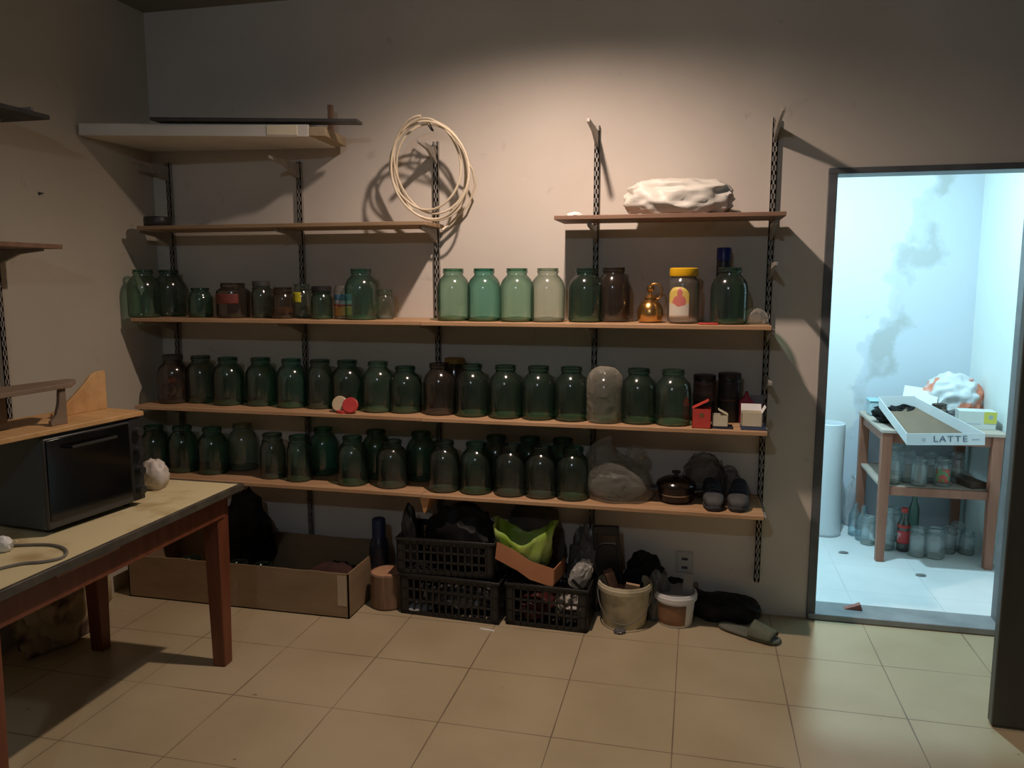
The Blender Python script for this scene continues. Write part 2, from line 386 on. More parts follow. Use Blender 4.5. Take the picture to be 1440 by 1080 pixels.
# ------------------------------------------------------------------ shelf uprights and boards on the back wall
UX = [-2.695, -1.953, -1.237, -.467, .303]
Z1, Z2, Z3, Z4 = 1.81, 1.364, .928, .572
def upright(label, x, z0, z1, brs, wall='back', y=0):
    t = thing('shelf_upright', label, 'shelf upright', (x, y, z0) if wall == 'back' else (XL, y, z0), 0 if wall == 'back' else PI/2, 'slotted uprights')
    b = MB(); w = .012; d = .024; H = z1-z0
    # channel rail: two flanges and slotted web
    b.box(-w, -w+.003, -d, 0, 0, H).box(w-.003, w, -d, 0, 0, H)
    z = 0
    while z < H-.001:
        b.box(-w, w, -d, -d+.003, z, min(z+.018, H)); z += .04
    b.box(-w, -.004, -d, -d+.003, 0, H); b.box(.004, w, -d, -d+.003, 0, H)
    obj('rail', b, M_METAL, t)
    for zz, ln in brs:
        h = zz-z0
        poly = [(-.02, 0), (-ln, 0), (-ln, -.014), (-ln*.55, -.026), (-.02, -.072)]
        m_ = T(0, 0, h) @ Matrix(((0, 1, 0, -.0065), (1, 0, 0, 0), (0, 0, 1, 0), (0, 0, 0, 1)))
        bb = MB().prism(poly, .013, m_)
        obj('bracket', bb, M_METAL, t, bevel=.0015)
    return t
th = .018
upright('slotted upright nearest the left corner, under the white slab', UX[0], .16, 2.15, [(2.13, .3), (Z1-th, .27), (Z2-th, .30), (Z3-th, .30), (Z4-th, .31)])
upright('slotted upright rising behind the jar with the yellow label', UX[1], .16, 2.13, [(2.12, .3), (Z1-th, .27), (Z2-th, .30), (Z3-th, .30), (Z4-th, .31)])
upright('slotted upright that the coil of cream tubing hangs from', UX[2], .16, 2.20, [(2.17, .26), (Z1-th, .25), (Z2-th, .30), (Z3-th, .30), (Z4-th, .31)])
upright('slotted upright with a bare arm above the right top shelf', UX[3], .16, 2.24, [(2.215, .32), (Z1-th, .27), (Z2-th, .30), (Z3-th, .30), (Z4-th, .31)])
upright('slotted upright nearest the doorway, with bare arms', UX[4], .16, 2.24, [(2.215, .36), (Z1-th, .27), (1.62, .32), (Z2-th, .30), (1.13, .32), (Z3-th, .30), (Z4-th, .31)])

def board(label, x0, x1, yf, z, m_=M_WOOD, yb=-.004, cat='shelf', thk=th, tilt=0, grp=None):
    xm = (x0+x1)/2
    b = MB(); n = 24
    # slightly uneven sawn front edge
    pts = [((x0+(x1-x0)*i/n)-xm, yf+.004*noise.noise((i*.7, z*9, 0))) for i in range(n+1)]
    vs = []; fs = []
    for (x, y) in pts:
        s_ = -.004*math.sin((x-x0+xm)*2.1)*0
        vs += [(x, y, -thk), (x, y, 0), (x, yb, 0), (x, yb, -thk)]
    for i in range(n):
        a = i*4; c = a+4
        for k in range(4): fs.append((a+k, a+(k+1) % 4, c+(k+1) % 4, c+k))
    fs += [(3, 2, 1, 0), (n*4, n*4+1, n*4+2, n*4+3)]
    b.add(vs, fs)
    o = tag(obj('shelf_board', b, m_, None, (xm, 0, z), bevel=.002), label, cat, grp); o.rotation_euler = (0, tilt, 0)
    return o
SG = 'long wooden shelves on the back wall'
board('brown board holding a black roll, under the white slab', -2.68, -1.195, -.30, Z1, mat('tan_board', (.28, .18, .10), .6, (.38, .26, .15), 4, (.6, 6, 6)), yb=-.03, grp=SG)
board('short dark brown shelf under the crumpled white bag', -.612, .335, -.30, Z1+.012, M_WOODDK, yb=-.04, grp=SG)
board('left half of the top jar shelf, below the brown board', -2.72, -1.215, -.335, Z2, grp=SG)
board('right half of the top jar shelf, under the brass kettle', -1.213, .295, -.335, Z2-.001, grp=SG)
board('left half of the middle jar shelf, under the red caps', -2.72, -1.215, -.345, Z3, grp=SG)
board('right half of the middle jar shelf, under the small red box', -1.213, .295, -.345, Z3-.001, grp=SG)
board('left half of the lowest shelf, above the long cardboard box', -2.78, -1.215, -.35, Z4, grp=SG)
board('right half of the lowest shelf, under the pair of shoes', -1.213, .295, -.355, Z4-.001, grp=SG)
# orange wooden block under the lowest shelf
b = MB().prism([(0, 0), (.05, 0), (.03, -.07), (.02, -.078)], .12, T(0, 0, 0))
p = at(590, 701, Y=-.34); tag(obj('wooden_wedge', b, mat('orange_wood', (.5, .24, .1), .6, (.6, .32, .15), 5), None, (p.x, -.34, Z4-th)), 'orange wooden wedge fixed under the joint of the lowest shelf', 'wedge')

# white slab and the dark plank on it
slab = thing('white_shelf_slab', 'thick white laminate slab resting high in the left corner', 'shelf', (-2.785, 0, 2.205))
slab.rotation_euler = (0, math.radians(1.0), 0)
def plan(poly, z0, z1):
    n = len(poly); return MB().add([(x, y, z0) for x, y in poly]+[(x, y, z1) for x, y in poly], [tuple(range(n-1, -1, -1)), tuple(range(n, 2*n))]+[(i, (i+1) % n, (i+1) % n+n, i+n) for i in range(n)])
obj('panel', plan([(0, -.52), (1.06, -.345), (1.04, -.03), (0, -.03)], 0, .055), M_WHITE, slab, bevel=.004)
obj('batten', plan([(1.06, -.343), (1.135, -.325), (1.10, -.04), (1.04, -.04)], .004, .045), mat('raw_chipboard', (.36, .28, .17), .8, (.45, .36, .24), 30), slab, bevel=.003)
obj('edge_patch', plan([(.87, -.380), (1.01, -.357), (1.01, -.350), (.87, -.372)], .006, .05), mat('patch_white', (.78, .70, .52), .5), slab, bevel=.002)
pl = tag(obj('dark_plank', plan([(0, -.07), (.93, .10), (.92, .18), (0, .03)], 0, .014), M_METALDK, None, (-2.43, -.42, 2.262), bevel=.002), 'thin dark plank lying on top of the white slab', 'plank'); pl.rotation_euler = (0, math.radians(1.0), 0)
b = MB().box(-.011, .011, -.011, .011, 0, .13)
p = at(465, 166, Y=-.12); tag(obj('peg', b, M_WOODDK, None, (p.x, -.12, 2.24), bevel=.002), 'short brown peg standing at the right end of the white slab', 'peg')

# black roll on the brown board
p = at(200, 304, Y=-.25)
t = thing('tape_roll', 'black roll lying at the left end of the brown board', 'roll', (-2.62, -.22, Z1))
obj('tape', MB().lathe([(.03, 0), (.062, 0), (.066, .006), (.066, .042), (.062, .048), (.03, .048), (.03, 0)], 28), M_BLACK, t)
obj('core', MB().lathe([(.026, 0), (.03, 0), (.03, .048), (.026, .048), (.026, 0)], 24), M_CARD, t)

# coil of tubing
b = MB(); c = at(604, 238, Y=-.17); pts = []
rnd = random.Random(3)
turns = 5; n = 52
for i in range(turns*n+1):
    a = i/n*2*PI + PI/2; k = i/n
    rx = .170+.012*math.sin(k*2.1); rz = .205+.014*math.cos(k*1.7)
    x = rx*math.cos(a)+.014*math.sin(k*2.6); z = rz*math.sin(a)+.010*math.cos(k*3.3)-(rz-.205)
    y = -.05+.10*(k/turns) - .05*math.sin(a) + .012*math.sin(3*a+k)
    pts.append((x, y, z))
b.tube(pts, .0055, 8)
# a loose end that falls away to the lower right
t = thing('tubing_coil', 'coil of cream tubing hung on the wall left of the bright patch', 'coil', (c.x, c.y, 0))
for v in b.v: v.z += c.z
obj('loops', b, M_TUBE, t)
b = MB().tube([(.155, .03, c.z+.06), (.185, .07, c.z+.0), (.19, .10, c.z-.07), (.15, .12, c.z-.15), (.06, .11, c.z-.24), (.03, .08, c.z-.27)], .005, 8)
obj('loose_end', b, M_TUBE, t)
b = MB().tube([(-.02, .02, c.z+.215), (.02, -.06, c.z+.2), (.03, -.03, c.z+.165), (0, .04, c.z+.18), (-.02, .02, c.z+.215)], .004, 6)
obj('tie', b, M_METALDK, t)

# ------------------------------------------------------------------ jars
def jar_prof(H, Rr, nr):
    k = H/.236
    return [(Rr*.90, .0), (Rr*.965, .004*k), (Rr, .014*k), (Rr, .14*k), (Rr*.985, .153*k), (Rr*.93, .170*k), (Rr*.82, .187*k), (nr+.008, .199*k), (nr+.001, .206*k), (nr, .213*k),
            (nr+.002, .216*k), (nr+.0045, .219*k), (nr+.0045, .224*k), (nr+.001, .227*k), (nr+.004, .230*k), (nr+.004, .235*k), (nr+.001, .2365*k), (nr-.003, .235*k), (nr-.004, .222*k)]
MESH_CACHE = {}
def jar(label, loc, g, H=.236, Rr=.077, nr=.044, base=G_BASEG, group=None, name='glass_jar', rz=0, lid=None, squat=False):
    key = (H, Rr, nr, g.name, base.name)
    if key not in MESH_CACHE:
        prof = jar_prof(H, Rr, nr)
        if squat:
            k = H; prof = [(Rr*.9, 0), (Rr*.97, .004), (Rr, .014), (Rr, k*.72), (Rr*.97, k*.78), (nr+.006, k*.85), (nr, k*.88), (nr+.003, k*.91), (nr+.003, k*.96), (nr, k*.985), (nr+.002, k), (nr-.003, k), (nr-.004, k*.93)]
        me1 = MB().lathe(prof, 32)
        me2 = MB().lathe([(Rr*.89, .001), (Rr*.95, .005), (Rr*.965, .012), (Rr*.9, .014), (Rr*.6, .018), (.0005, .022)], 32)
        me2.lathe([(Rr*.89, .001), (.0005, .008)], 32)
        src = obj(name, me1, g); src['src'] = 1
        sb = obj('base', me2, base, src)
        MESH_CACHE[key] = (src.data, sb.data)
        o = src
        del o['src']
    else:
        d1, d2 = MESH_CACHE[key]
        o = bpy.data.objects.new(name, d1); COL.objects.link(o)
        q = bpy.data.objects.new('base', d2); COL.objects.link(q); q.parent = o
    o.location = loc; o.rotation_euler = (0, 0, rz)
    tag(o, label, 'jar', group)
    if lid:
        lm, lr = lid
        obj('lid', MB().lathe([(.0005, H+.008), (lr-.004, H+.008), (lr, H+.005), (lr, H-.016), (lr-.002, H-.018), (lr-.002, H+.003)], 28), lm, o)
    return o
def jx(px, py, Y): return at(px, py, Y=Y).x
ORD = 'first second third fourth fifth sixth seventh eighth ninth tenth eleventh twelfth thirteenth fourteenth fifteenth sixteenth seventeenth'.split()

# --- top jar shelf, left half
G2 = 'jars on the top jar shelf'
jar('large green glass jar at the far left end of the top jar shelf', (jx(204, 441, -.255), -.255, Z2), G_GREEN, group=G2)
jar('large dark jar just behind the leftmost jar of the top jar shelf', (jx(240, 438, -.125), -.125, Z2), G_SMOKE, group=G2)
jar('small dark green jar right of the two big jars in the left corner', (jx(283, 442, -.2), -.2, Z2), G_GREEN2, .145, .058, .040, group=G2)
j = jar('squat jar with a dull red label on the top jar shelf', (jx(329, 443, -.2), -.2, Z2), G_BROWN, .170, .080, .056, group=G2, squat=True)
def cyl_label(parent, r, z0, z1, a0, a1, m_, name='paper_label', arch=0, n=14, flat_bulge=1.0):
    def fn(u, v):
        a = math.radians(a0+(a1-a0)*u); zt = z1
        if arch: zt = z1-arch*(abs(2*u-1)**3)
        return (r*math.cos(a), r*math.sin(a), z0+(zt-z0)*v)
    return obj(name, MB().grid(fn, n, 8), m_, parent, solid=.0008)
cyl_label(j, .081, .07, .118, -150, -40, mat('dull_red_label', (.16, .035, .025), .6))
jar('dark olive jar between the squat jar and the upright', (jx(369, 444, -.19), -.19, Z2), G_SMOKE, .172, .049, .038, group=G2, lid=(M_METALDK, .043))
j = jar('small jar with orange crumbs inside, behind the upright', (jx(399, 444, -.23), -.23, Z2), G_BROWN, .150, .050, .040, group=G2)
obj('contents', MB().lathe([(.0005, .024), (.04, .024), (.046, .03), (.046, .05), (.03, .055), (.0005, .052)], 20), mat('orange_crumbs', (.24, .11, .03), .8, (.34, .18, .06), 40), j)
j = jar('clear jar with a bright yellow label on the top jar shelf', (jx(426, 445, -.13), -.13, Z2), G_CLEAR, .165, .045, .036, G_BASEW, G2)
cyl_label(j, .0458, .075, .125, -135, -70, mat('yellow_label', (.62, .55, .03), .5, (.75, .68, .1), 12))
j = jar('small dark jar with a black lid, left of the striped container', (jx(453, 445, -.24), -.24, Z2), G_GREEN2, .148, .050, .042, group=G2, lid=(M_BLACK, .047))
# striped container
t = thing('plastic_container', 'clear container with a blue, white and orange striped label', 'container', (jx(485, 444, -.20), -.20, Z2), group=G2)
obj('tub', MB().lathe([(.0005, .001), (.044, .001), (.047, .005), (.048, .14), (.043, .15), (.043, .158), (.041, .158)], 28), G_PET, t)
for (z0, z1, m_) in ((.088, .118, mat('blue_band', (.07, .16, .25), .5, (.11, .22, .3), 9)), (.070, .088, mat('pale_band', (.34, .33, .36), .5)), (.060, .070, mat('red_band', (.34, .06, .05), .5)), (.016, .060, mat('orange_band', (.46, .22, .05), .5, (.52, .30, .10), 9))):
    cyl_label(t, .0486, z0, z1, -170, -20, m_, 'label_band')
jar('tall teal glass jar standing alone right of the striped container', (jx(509, 445, -.235), -.235, Z2), G_TEAL, group=G2)
j = jar('small clear jar with a yellow strip, half hidden by the teal jar', (jx(541, 443, -.16), -.16, Z2), G_CLEAR, .140, .044, .036, G_BASEW, G2)
cyl_label(j, .0448, .03, .08, -165, -115, MATS['yellow_label'])
# --- top jar shelf, right half: the lit row
for i, (cx, gl, yy, lab) in enumerate([
        (638, G_GREEN, -.20, 'green three-litre jar at the left end of the bright row'),
        (681, G_TEAL, -.21, 'teal three-litre jar, second from left in the bright row'),
        (727, G_GREEN, -.215, 'pale green three-litre jar in the middle of the bright row'),
        (770, G_CLEAR, -.21, 'clear three-litre jar left of where the shelf shadow begins'),
        (823, G_GREEN2, -.18, 'deep green three-litre jar just inside the shelf shadow')]):
    jar(lab, (jx(cx, 450, yy), yy, Z2), gl, base=G_BASEW if gl is G_CLEAR else G_BASEG, group=G2)
jar('brownish three-litre jar left of the brass kettle', (jx(862, 449, -.14), -.14, Z2), G_BROWN, .240, .074, .046, G_BASEW, group=G2)

# brass kettle
t = thing('brass_kettle', 'small shiny brass kettle with ring handle on the top jar shelf', 'kettle', (jx(914, 449, -.17), -.17, Z2))
obj('body', MB().lathe([(.0005, 0), (.045, 0), (.052, .006), (.057, .03), (.056, .055), (.047, .078), (.034, .092), (.026, .098), (.024, .105)], 32), M_GOLD, t)
obj('lid', MB().lathe([(.027, .103), (.027, .108), (.018, .118), (.008, .124), (.006, .132), (.014, .139), (.017, .149), (.014, .159), (.006, .165), (.0005, .166)], 28), M_GOLD, t)
obj('handle', MB().tube([(.02+.03*math.cos(a), 0, .135+.034*math.sin(a)) for a in [math.radians(q) for q in range(-110, 200, 15)]], .0045, 8), M_GOLD, t)
# jar with yellow lid and arched label
j = thing('plastic_jar', 'clear plastic jar with yellow screw lid and arched picture label', 'jar', (jx(960, 451, -.20), -.20, Z2))
obj('bottle', MB().lathe([(.0005, .001), (.055, .001), (.064, .006), (.067, .02), (.067, .165), (.064, .18), (.053, .192), (.05, .20), (.05, .212)], 32), G_PET, j)
obj('lid', MB().lathe([(.0005, .236), (.055, .236), (.060, .232), (.061, .206), (.058, .2), (.056, .232)], 36), M_YELLOW, j)
m, nt, out = nodes('arched_label'); L = nt.links
pb = N(nt, 'ShaderNodeBsdfPrincipled'); pb.inputs['Roughness'].default_value = .5; L.new(pb.outputs[0], out.inputs[0])
tc = N(nt, 'ShaderNodeTexCoord'); sp = N(nt, 'ShaderNodeSeparateXYZ'); L.new(tc.outputs['Generated'], sp.inputs[0])
r = N(nt, 'ShaderNodeValToRGB'); r.color_ramp.interpolation = 'EASE'; L.new(sp.outputs[2], r.inputs[0])
r.color_ramp.elements[0].position = .40; r.color_ramp.elements[0].color = (.62, .57, .48, 1)
r.color_ramp.elements[1].position = .55; r.color_ramp.elements[1].color = (.68, .50, .12, 1)
no = N(nt, 'ShaderNodeTexNoise'); no.inputs['Scale'].default_value = 90; L.new(tc.outputs['Object'], no.inputs['Vector'])
def sub(a_, v, k):
    s1 = N(nt, 'ShaderNodeMath', operation='SUBTRACT'); L.new(a_, s1.inputs[0]); s1.inputs[1].default_value = v
    s2 = N(nt, 'ShaderNodeMath', operation='MULTIPLY'); L.new(s1.outputs[0], s2.inputs[0]); s2.inputs[1].default_value = k
    s3 = N(nt, 'ShaderNodeMath', operation='POWER'); L.new(s2.outputs[0], s3.inputs[0]); s3.inputs[1].default_value = 2
    return s3
def blot(x_, z_, kx, kz):
    a_ = sub(sp.outputs[0], x_, kx); b_ = sub(sp.outputs[2], z_, kz)
    s_ = N(nt, 'ShaderNodeMath', operation='ADD'); L.new(a_.outputs[0], s_.inputs[0]); L.new(b_.outputs[0], s_.inputs[1])
    s2 = N(nt, 'ShaderNodeMath', operation='ADD'); L.new(s_.outputs[0], s2.inputs[0]); L.new(no.outputs['Fac'], s2.inputs[1])
    l_ = N(nt, 'ShaderNodeMath', operation='LESS_THAN'); L.new(s2.outputs[0], l_.inputs[0]); l_.inputs[1].default_value = 1.3; return l_
b1 = blot(.5, .55, 2.6, 5.2); b2 = blot(.52, .78, 6.5, 4.5)
mxx = N(nt, 'ShaderNodeMath', operation='MAXIMUM'); L.new(b1.outputs[0], mxx.inputs[0]); L.new(b2.outputs[0], mxx.inputs[1])
mc = N(nt, 'ShaderNodeMix', data_type='RGBA'); L.new(mxx.outputs[0], mc.inputs[0]); L.new(r.outputs[0], mc.inputs[6]); mc.inputs[7].default_value = (.55, .16, .13, 1)
L.new(mc.outputs[2], pb.inputs['Base Color'])
cyl_label(j, .0676, .022, .155, -148, -66, m, 'paper_label', arch=.03, n=20)
# spray can behind the last jar
t = thing('spray_can', 'dark spray can with blue cap behind the last jar', 'spray can', (jx(1015, 450, -.09), -.09, Z2))
obj('can', MB().lathe([(.0005, 0), (.029, 0), (.031, .004), (.031, .26), (.029, .272), (.024, .278)], 24), mat('dark_can', (.025, .022, .03), .35, (.05, .045, .055), 30), t)
obj('cap', MB().lathe([(.0315, .268), (.0315, .318), (.028, .324), (.0005, .324)], 24), M_BLUE, t)
jar('deep green three-litre jar at the right end of the top jar shelf', (jx(1024, 452, -.22), -.22, Z2), G_GREEN2, group=G2)
b = MB().box(-.04, .04, -.025, .025, 0, .006); p = at(996, 452, Y=-.29); tag(obj('card', b, M_RED, None, (p.x, -.285, Z2), bevel=.001), 'flat red card lying left of the spray can jar', 'card')
b = MB().blob(.045, .03, .034, .25, 1.6, 5); tag(obj('plastic_wrap', b, F_CLEAR, None, (jx(1062, 452, -.22), -.22, Z2)), 'crumpled clear plastic wrap at the right end of the top jar shelf', 'wrap')

# top right shelf: white bag, bits
p = at(953, 303, Y=-.17)
def bag_pts(seed): return MB().blob(.205, .115, .082, .20, 1.9, seed, 5, sq=.75)
b = bag_pts(11)
tag(obj('bag', b, M_CLOTHW, None, (p.x, -.17, Z1+.012), angle=60), 'crumpled white bag lying on the short dark brown shelf', 'bag')
for i, (px, s_, lab) in enumerate([(808, .03, 'scrap of white paper at the left end of the short dark shelf'), (853, .012, 'tiny brown scrap on the short dark shelf beside the upright')]):
    b = MB().blob(s_, s_*.7, s_*.4, .4, 3, 20+i, 3); tag(obj('paper_scrap', b, M_PAPERW if i == 0 else M_BROWN, None, (jx(px, 300, -.18), -.18, Z1+.012)), lab, 'scrap')

# --- middle jar shelf
G3 = 'jars on the middle jar shelf'
row3 = [(246, -.20, G_BROWN, 'dark lidded jar with orange contents at the left end of the middle jar shelf'),
        (285, -.15, G_SMOKE, None), (323, -.19, G_GREEN2, None), (369, -.17, G_GREEN2, None), (412, -.19, G_TEAL, None),
        (452, -.19, G_SMOKE, None), (490, -.19, G_GREEN2, None), (533, -.215, G_GREEN, None), (571, -.205, G_GREEN2, None)]
lab3 = ['', 'dark grey-green jar, first right of the jar with orange contents', 'deep green jar, second right of the jar with orange contents',
        'deep green jar, third right of the jar with orange contents', 'bright teal jar left of the second upright on the middle shelf',
        'grey-green jar, second left of the middle shelf\'s slightly shorter jar group, beside red caps',
        'deep green jar standing behind the red caps', 'green jar, first right of the red caps', 'shorter teal-dark jar left of the gap on the middle jar shelf']
lab3[5] = 'grey-green jar, first left of the jar behind the red caps'
for i, (cx, yy, gl, lab) in enumerate(row3):
    bot = 562+ (cx-246)*.062
    X = max(jx(cx, bot, yy), XL+.09+.0)
    kw = {}
    H = .236 if i not in (8,) else .216
    if i == 0: kw = dict(lid=(M_METALDK, .049))
    j = jar(lab or lab3[i], (X, yy, Z3), gl, H=H, Rr=.077 if i != 5 else .066, group=G3, **kw)
    if i == 0: obj('contents', MB().blob(.055, .055, .06, .3, 3, 3, 4, M=T(0, 0, .025)), mat('orange_contents', (.06, .03, .02), .6, (.34, .12, .04), 28, sharp=(.5, .62)), j)
j = jar('brownish jar with dark sediment, first right of the gap', (jx(619, 582, -.215), -.215, Z3), G_BROWN, group=G3, base=G_BASEW)
j = jar('jar with an ochre lid standing behind the brownish jar', (jx(640, 575, -.075), -.075, Z3), G_BROWN, H=.24, Rr=.062, nr=.042, group=G3, lid=(M_BROWNLID, .049))
lab = ['deep green jar, first right of the jar with the ochre lid', 'deep green jar, second right of the jar with the ochre lid', 'deep green jar, third right of the jar with the ochre lid', 'deep green jar immediately left of the film-wrapped jar']
for i, (cx, yy, gl) in enumerate([(664, -.225, G_GREEN2), (711, -.235, G_GREEN2), (757, -.235, G_GREEN2), (803, -.235, G_GREEN2)]):
    jar(lab[i], (jx(cx, 590, yy), yy, Z3), gl, group=G3)
# jar wrapped in clear film
j = jar('green jar wrapped in clear plastic film on the middle jar shelf', (jx(850, 596, -.245), -.245, Z3), G_GREEN, group=G3)
b = MB(); pr = [(.079, .001), (.082, .012), (.0825, .15), (.081, .175), (.074, .205), (.06, .228), (.045, .24), (.02, .246), (.0005, .247)]
b.lathe(pr, 40)
for v in b.v:
    k = 1+.05*noise.noise(Vector((v.x*30, v.y*30, v.z*14)))*(0.4+v.z*4); v.x *= max(k, .985); v.y *= max(k, .985); v.z += .006*noise.noise(Vector((v.x*50, v.y*50, 1)))*(1 if v.z > .18 else 0)
obj('film_wrap', b, film('jar_film', (.62, .57, .46), .45), j)
jar('grey-green jar, first right of the film-wrapped jar', (jx(897, 598, -.235), -.235, Z3), G_GREEN2, group=G3)
jar('green jar, second right of the film-wrapped jar, left of the red box', (jx(945, 600, -.245), -.245, Z3), G_GREEN, group=G3)
# red caps heap
capm = [M_STUCK, mat('pale_cap', (.55, .45, .3), .5), M_STUCK]
for i, (px, py, lab) in enumerate([(477, 572, 'pale jar cap lying with red caps before the jars'), (494, 570, 'bright red jar cap propped on edge before the jars'), (484, 577, 'red jar cap lying flat before the jars')]):
    p = at(px, py, Y=-.31)
    b = MB().lathe([(.0005, .014), (.034, .014), (.038, .011), (.038, 0), (.035, 0), (.035, .011), (.0005, .011)], 24)
    o = tag(obj('jar_cap', b, capm[(1, 0, 0)[i]], None), lab, 'cap', 'loose jar caps on the middle shelf')
    o.location = (jx(px, py, -.305), (-.292, -.312, -.302)[i], Z3+(.038, .036, .0)[i]); o.rotation_euler = ((1.25, 1.15, 0)[i], (0, .2, 0)[i], 0)
    if i == 2: o.location.z = Z3
# two dark canisters
cm = mat('canister_label', (.035, .022, .02), .45, (.13, .08, .06), 9, (1, 1, 3), sharp=(.35, .65))
for px, yy, H, Rr, lab, bm_ in ((989, -.12, .205, .047, 'dark canister with brown picture band behind the red box', M_BLACK), (1024, -.115, .215, .048, 'taller black canister behind the small cream box', M_BLACK)):
    t = thing('canister', lab, 'canister', (jx(px, 590, yy), yy, Z3), group='dark canisters on the middle shelf')
    obj('body', MB().lathe([(.0005, 0), (Rr-.002, 0), (Rr, .004), (Rr, H-.02), (Rr-.002, H-.016)], 28), bm_, t)
    obj('lid', MB().lathe([(Rr+.001, H-.022), (Rr+.002, H-.002), (Rr-.002, H), (.0005, H)], 28), mat('canister_lid', (.022, .014, .014), .4), t)
    cyl_label(t, Rr+.0008, H*.44, H*.86, -170, -10, cm if px < 1000 else mat('canister_label_dark', (.018, .012, .014), .4, (.05, .035, .03), 9), 'label_band')
# open little boxes
def open_box(name, label, loc, w, d, h, m_, rz=0, flap=None, lidm=None, grp='small open boxes on the middle shelf'):
    t = thing(name, label, 'box', loc, rz, grp); k = .0018
    b = MB(); b.box(-w/2, w/2, -d/2, -d/2+k, 0, h).box(-w/2, w/2, d/2-k, d/2, 0, h).box(-w/2, -w/2+k, -d/2, d/2, 0, h).box(w/2-k, w/2, -d/2, d/2, 0, h).box(-w/2, w/2, -d/2, d/2, 0, k)
    obj('carton', b, m_, t)
    if flap:
        for (side, ang, ln) in flap:
            if side == 'back': M_ = T(0, d/2-k, h) @ R(ang, 'X'); bb = MB().box(-w/2, w/2, 0, k, 0, ln, M_)
            elif side == 'left': M_ = T(-w/2, 0, h) @ R(ang, 'Y'); bb = MB().box(0, k, -d/2, d/2, 0, ln, M_)
            elif side == 'right': M_ = T(w/2-k, 0, h) @ R(ang, 'Y'); bb = MB().box(0, k, -d/2, d/2, 0, ln, M_)
            obj('flap', bb, lidm or m_, t)
    return t
t = open_box('small_box', 'small red box with raised flap on the middle shelf', (jx(986, 601, -.29), -.29, Z3), .078, .07, .082, M_RED, 0, [('left', 62, .075)])
obj('emblem', MB().lathe([(.0005, 0), (.010, 0), (.010, .0006), (.0005, .0006)], 18, T(.0, -.0352, .056) @ R(90, 'X')), mat('dull_emblem', (.20, .10, .04), .5), t)
t = open_box('small_box', 'small cream box on a dark base beside the red box', (jx(1012, 600, -.285), -.285, Z3+.008), .066, .06, .048, M_CREAM, 0, [('right', -62, .045)])
obj('base', MB().box(-.034, .052, -.034, .036, -.008, 0), M_NAVY, t)
t = open_box('small_box', 'open cream and blue box at the right end of the middle shelf', (jx(1056, 603, -.285), -.285, Z3+.014), .082, .07, .058, M_CREAM, 0, [('back', -25, .03), ('right', 30, .03)], M_PAPERW)
obj('base', MB().box(-.043, .058, -.037, .04, -.014, 0), mat('blue_base', (.06, .09, .16), .6), t)
obj('side_strip', MB().box(.0412, .0425, -.035, .035, 0, .056), mat('blue_strip', (.25, .31, .40), .5), t)
# magenta pack and grey card
t = thing('spice_pack', 'magenta pack standing behind the cream and blue box', 'pack', (jx(1049, 590, -.16), -.16, Z3))
obj('pouch', MB().prism([(-.03, 0), (.03, 0), (.033, .07), (.03, .10), (.012, .115), (.006, .14), (-.006, .14), (-.012, .115), (-.03, .1), (-.032, .07)], .024), mat('magenta', (.28, .02, .05), .5, (.36, .04, .08), 12), t, bevel=.006)
b = MB().box(-.028, .028, 0, .002, 0, .12); o = tag(obj('card', b, mat('grey_card', (.22, .21, .24), .6), None, (jx(1064, 585, -.13), -.13, Z3)), 'grey card leaning beside the magenta pack', 'card'); o.rotation_euler = (-.15, 0, .1)

# --- lowest shelf
G4 = 'jars on the lowest shelf'
back4 = [(343, -.09, G_CLEAR, 'pale hazy jar in the back row, near the table corner'), (456, -.09, G_TEAL, 'pale teal jar in the back row, second upright from corner'), (530, -.09, G_GREEN2, ''), (593, -.09, G_GREEN2, ''), (698, -.09, G_SMOKE, ''), (745, -.09, G_GREEN2, ''), (791, -.09, G_GREEN2, '')]
front4 = [(219, -.22, G_GREEN2), (259, -.2, G_GREEN2), (301, -.2, G_GREEN2), (385, -.22, G_SMOKE), (422, -.24, G_GREEN2), (497, -.243, G_GREEN2), (552, -.243, G_SMOKE), (625, -.25, G_SMOKE), (670, -.25, G_GREEN2), (718, -.25, G_SMOKE), (761, -.25, G_SMOKE), (805, -.25, G_GREEN2)]
nm = ['first', 'second', 'third', 'fourth', 'fifth', 'sixth', 'seventh', 'eighth', 'ninth', 'tenth', 'eleventh', 'last']
for i, (cx, yy, gl) in enumerate(front4):
    bot = 655+(cx-218)*.083
    X = max(jx(cx, bot, yy), XL+.085)
    small = i in (3, 4, 6)
    where = 'counting from the left wall' if i < 6 else 'counting from the left wall'
    lab = f'jar in the front row of the lowest shelf, {nm[i]} from the left corner'
    if i == 11: lab = 'green jar touching the big clear bag on the lowest shelf'
    if i == 10: lab = 'grey jar, second left of the big clear bag, front row of lowest shelf'
    if i == 9: lab = 'grey jar, third left of the big clear bag, front row of lowest shelf'
    if i == 8: lab = 'deep green jar, fourth left of the big clear bag, front row of lowest shelf'
    if i == 7: lab = 'grey jar, fifth left of the big clear bag, front row of lowest shelf'
    if i == 0: lab = 'dark green jar in the left corner of the lowest shelf'
    jar(lab, (X, yy, Z4), gl, H=.222 if small else .232, Rr=.062 if i in (3, 4) else .075, group=G4, base=G_BASEW if gl is G_SMOKE else G_BASEG)
bl = ['pale hazy jar in the back row, leftmost there, on the lowest shelf', 'pale teal jar in the back row below the second upright', 'dark jar in the back row, left of the lowest shelf\'s short grey jar',
      'dark green jar in the back row, right of the lowest shelf\'s short grey jar', 'grey jar in the back row, third left of the big clear bag', 'dark green jar in the back row, second left of the big clear bag', 'dark green jar in the back row, nearest the big clear bag']
